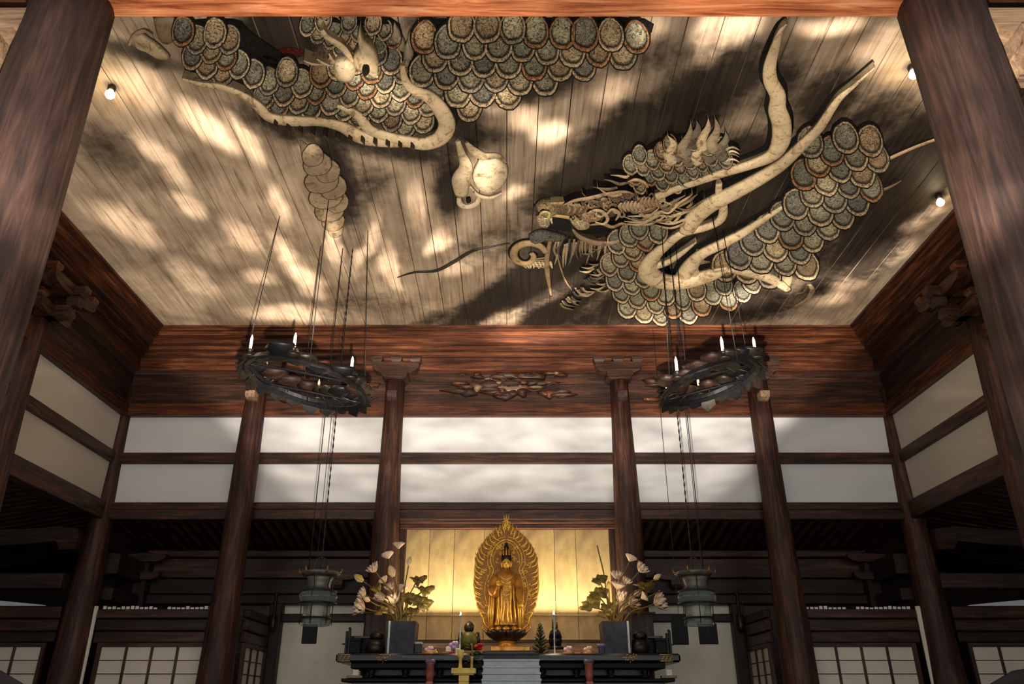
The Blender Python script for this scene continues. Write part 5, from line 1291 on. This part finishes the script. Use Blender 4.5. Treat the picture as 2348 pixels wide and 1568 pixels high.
# gilt stand at the left of the steps
obj1('gilt_stand', 1063, 1562, 1505, AY-.3, 'yellow gilt stepped stand with a tall goblet left of the steps', 'stand', parts=[
 ('foot', pbox(-.08, .09, 0, .30, .16, YELL)), ('base', lambda nm, t, p, h: bx(nm, (p.x-.08, p.y-.08, 0), (p.x+.09, p.y+.08, p.z), YELL, t)), ('shelf', pbox(-.20, .20, .30, .52, .26, YELL)), ('shelf_edge', pbox(-.17, .17, .24, .31, .22, AMBER)),
 ('goblet', plathe([(.045, .52), (.03, .6), (.025, .9), (.05, 1.0), (.06, 1.25), (.05, 1.27)], YELL, -.06)), ('post', plathe([(.02, .52), (.02, .95), (.035, 1.0)], YELL, .13))])
def leafy(nm, t, p, h):
    for k in range(26):
        b = MB(); a_ = R.uniform(0, 6.28); z = R.uniform(.15, 1.0)*h; rr = .10*(1.1-z/h*.6); c = p + Vector((rr*math.cos(a_), rr*math.sin(a_)*.6, z)); d = Vector((math.cos(a_), math.sin(a_)*.6, R.uniform(-.2, .5))).normalized(); e = d.cross(Vector((0, 0, 1))).normalized(); L = R.uniform(.05, .09)
        b.dome([c-e*.012, c+d*L*.4-e*L*.4, c+d*L, c+d*L*.4+e*L*.4, c+e*.012], d.cross(e), [(1, 0, BLK), (.6, .006, BLK), (0, .008, BLK)]); b.build(nm, GREEN if k % 3 else LEAF, t)
obj1('green_spray', 1082, 1528, 1478, AY-.2, 'spray of green leaves hanging beside the gilt stand', 'leaves', parts=[('twig', plathe([(.012, 0), (.014, 1)], STEMM)), ('leaf', leafy)])
obj1('red_flower', 1098, 1498, 1478, AY+.0, 'small red flower with green leaves left of the lotus base', 'flower', parts=[('stem', plathe([(.01, 0), (.01, .5)], STEMM)), ('petal', cluster(8, .035, .07, .6, RED)), ('leaf', lambda nm, t, p, h: leafy(nm, t, p-Vector((0, 0, .02)), h*.35))])
obj1('bronze_figure', 1075, 1490, 1425, 14.6, 'small dark green bronze figure left of the statue', 'figure', parts=[
 ('base', plathe([(.16, 0), (.17, .06), (.13, .1)], BRONZE)), ('body', plathe([(.13, .1), (.15, .3), (.13, .5), (.09, .62)], plain('mossy_bronze', hexc(104,98,44), .5, .3), n=12, lobes=6, amp=.12)),
 ('head', plathe([(.05, .62), (.08, .7), (.085, .85), (.06, .95), (.02, 1.02)], BRONZE, lobes=5, amp=.1)), ('arm', plathe([(.03, .2), (.05, .35), (.03, .62)], BRONZE, .15)), ('arm', plathe([(.03, .2), (.05, .35), (.03, .62)], BRONZE, -.15))])
def tree(nm, t, p, h):
    for k in range(70):
        z = (k/70)*.95*h; a_ = k*2.4; rr = .15*(1-z/h)*.95+.02
        b = MB(); c = p + Vector((0, 0, z)); d = Vector((math.cos(a_), math.sin(a_), .5)); e = Vector((-d.y, d.x, 0)); L = rr
        b.prism([c+d*L*.2-e*.012, c+d*L-e*.02, c+d*L*1.15, c+d*L+e*.02, c+d*L*.2+e*.012], (0, 0, .012)); b.build(nm, GREEN if k % 2 else plain_dk, t)
plain_dk = plain('dark_gilt_tree', hexc(62,56,34), .45, .4, 12, .5)
obj1('ornamental_tree', 1240, 1512, 1428, AY+.25, 'dark cone shaped ornamental tree right of the statue', 'tree', parts=[('trunk', plathe([(.03, 0), (.01, 1)], BRONZE)), ('leaf', tree)])
obj1('pagoda_ornament', 1274, 1488, 1438, 14.6, 'dark tiered ornament between the small tree and the white topped cup', 'ornament', parts=[('base', plathe([(.15, 0), (.14, .1), (.09, .14)], BRONZE)), ('tier', plathe([(.10, .14), (.12, .4), (.11, .5)], IRON, n=8)), ('tier', plathe([(.12, .52), (.09, .8), (.05, .95)], IRON, n=8)), ('finial', plathe([(.015, .9), (.012, 1.4), (.003, 1.5)], BRONZE, -.04)), ('finial', plathe([(.02, .9), (.014, 1.25), (.003, 1.35)], BRONZE, .03))])
FL = glow('candle_flame', (1.0, .8, .5), 25)
for x, yb, yt, lab in ((1054, 1500, 1408, 'thin tall candlestick with a lit tip left of the statue'), (1272, 1506, 1406, 'thin tall candlestick with a lit tip right of the statue')):
    t = obj1('candlestick', x, yb, yt, AY+.22, lab, 'candlestick', parts=[('stick', plathe([(.06, 0), (.05, .03), (.014, .06), (.012, .4), (.02, .42), (.011, .45), (.010, .95), (.028, .97), (.012, .985)], STEP)), ('flame', plathe([(.006, .985), (.014, 1.01), (.010, 1.035), (.002, 1.06)], FL))])
    p = at(x, yt-3, AY+.22); lamp('candle_light', 'POINT', p + Vector((0, -.03, .06)), 16, (1.0, .8, .5), shadow_soft_size=.04)
# dark fittings at both ends of the altar
for sgn, xs_ in ((-1, (796, 812, 838, 860)), (1, (1536, 1518, 1487, 1468))):
    nm = 'left' if sgn < 0 else 'right'
    obj1('incense_stand', xs_[0], 1499, 1441 if sgn < 0 else 1446, AY+.35, 'dark upright bundle of sticks at the far %s end of the altar' % nm, 'stand', parts=[('post', pbox(-.05, -.01, 0, .9, .05, IRON)), ('post', pbox(0, .04, 0, 1, .05, IRON)), ('crossbar', pbox(-.1, .08, .36, .42, .03, IRON)), ('knob', plathe([(.01, .98), (.03, 1.0), (.01, 1.06)], IRON, .01))])
    obj1('incense_burner', xs_[1], 1498, 1464, AY+.45, 'small black incense box beside the %s end of the altar' % nm, 'incense box', parts=[('box', pbox(-.12, .12, 0, .8, .2, BLACK)), ('lid', pbox(-.13, .13, .8, 1, .22, BLACK)), ('leg', pbox(-.12, -.08, -.0, .3, .22, IRON))])
    obj1('wooden_chest', xs_[2], 1499, 1460, AY+.7, 'dark lacquer chest standing behind the %s vase' % nm, 'chest', parts=[('body', pbox(-.22, .22, 0, .85, .4, BLACK)), ('lid', pbox(-.24, .24, .85, 1, .44, wood('lacquer', 'x'))), ('corner', pbox(-.23, -.2, 0, .86, .42, GOLDD)), ('corner', pbox(.2, .23, 0, .86, .42, GOLDD))])
    obj1('bronze_beast', xs_[3], 1499, 1448, AY+.3, 'dark bronze guardian beast beside the %s vase' % nm, 'figure', parts=[('body', plathe([(.12, 0), (.16, .15), (.15, .4), (.10, .62)], BRONZE, lobes=5, amp=.15)), ('head', plathe([(.06, .6), (.11, .72), (.10, .88), (.05, 1)], BRONZE, .02, lobes=5, amp=.2)), ('paw', plathe([(.06, 0), (.07, .1), (.04, .2)], COPPER, -.08)), ('paw', plathe([(.06, 0), (.07, .1), (.04, .2)], BRONZE, .06))])
    obj1('tablet_stand', 815 if sgn < 0 else 1535, 1555, 1535, AY+.06, 'small grey stand on the lower shelf at the %s end' % nm, 'stand', parts=[('base', pbox(-.14, .12, 0, .3, .12, VERD)), ('tablet', pbox(-.05, .05, .3, 1, .05, PAPER)), ('foot', plathe([(.03, .0), (.02, .3)], VERD, .1))])
    # tall dark drape panel behind the vase, in front of the inner pillar foot
    obj1('banner', 858 if sgn < 0 else 1478, 1497, 1405, AY+1.1, 'dark brown hanging banner behind the %s vase' % nm, 'banner', parts=[('cloth', pbox(-.2, .2, 0, .97, .04, wood('dark', 'z'))), ('rod', pbox(-.25, .25, .97, 1.02, .06, wood('brown', 'x')))])

# big dark rounded drums whose rims just enter the bottom corners
for sg, nm in ((-1, 'left'), (1, 'right')):
    c = at(1162+sg*1330, 1690, 7.0)
    t = thing('temple_drum', (c.x, 7.0, 0), 'dark rounded drum rim showing in the bottom %s corner' % nm, 'drum')
    b = MB(); b.lathe([(.2, 0), (.3, .05), (.3, c.z-.5)], (c.x, 7.0, 0), 16); b.build('stand', BLACK, t)
    b = MB(); b.lathe([(.3, -.45), (.62, -.35), (.85, -.05), (.86, .08), (.72, .33), (.4, .5), (.05, .55)], (c.x, 7.0, c.z), 28); b.build('body', VASE, t)
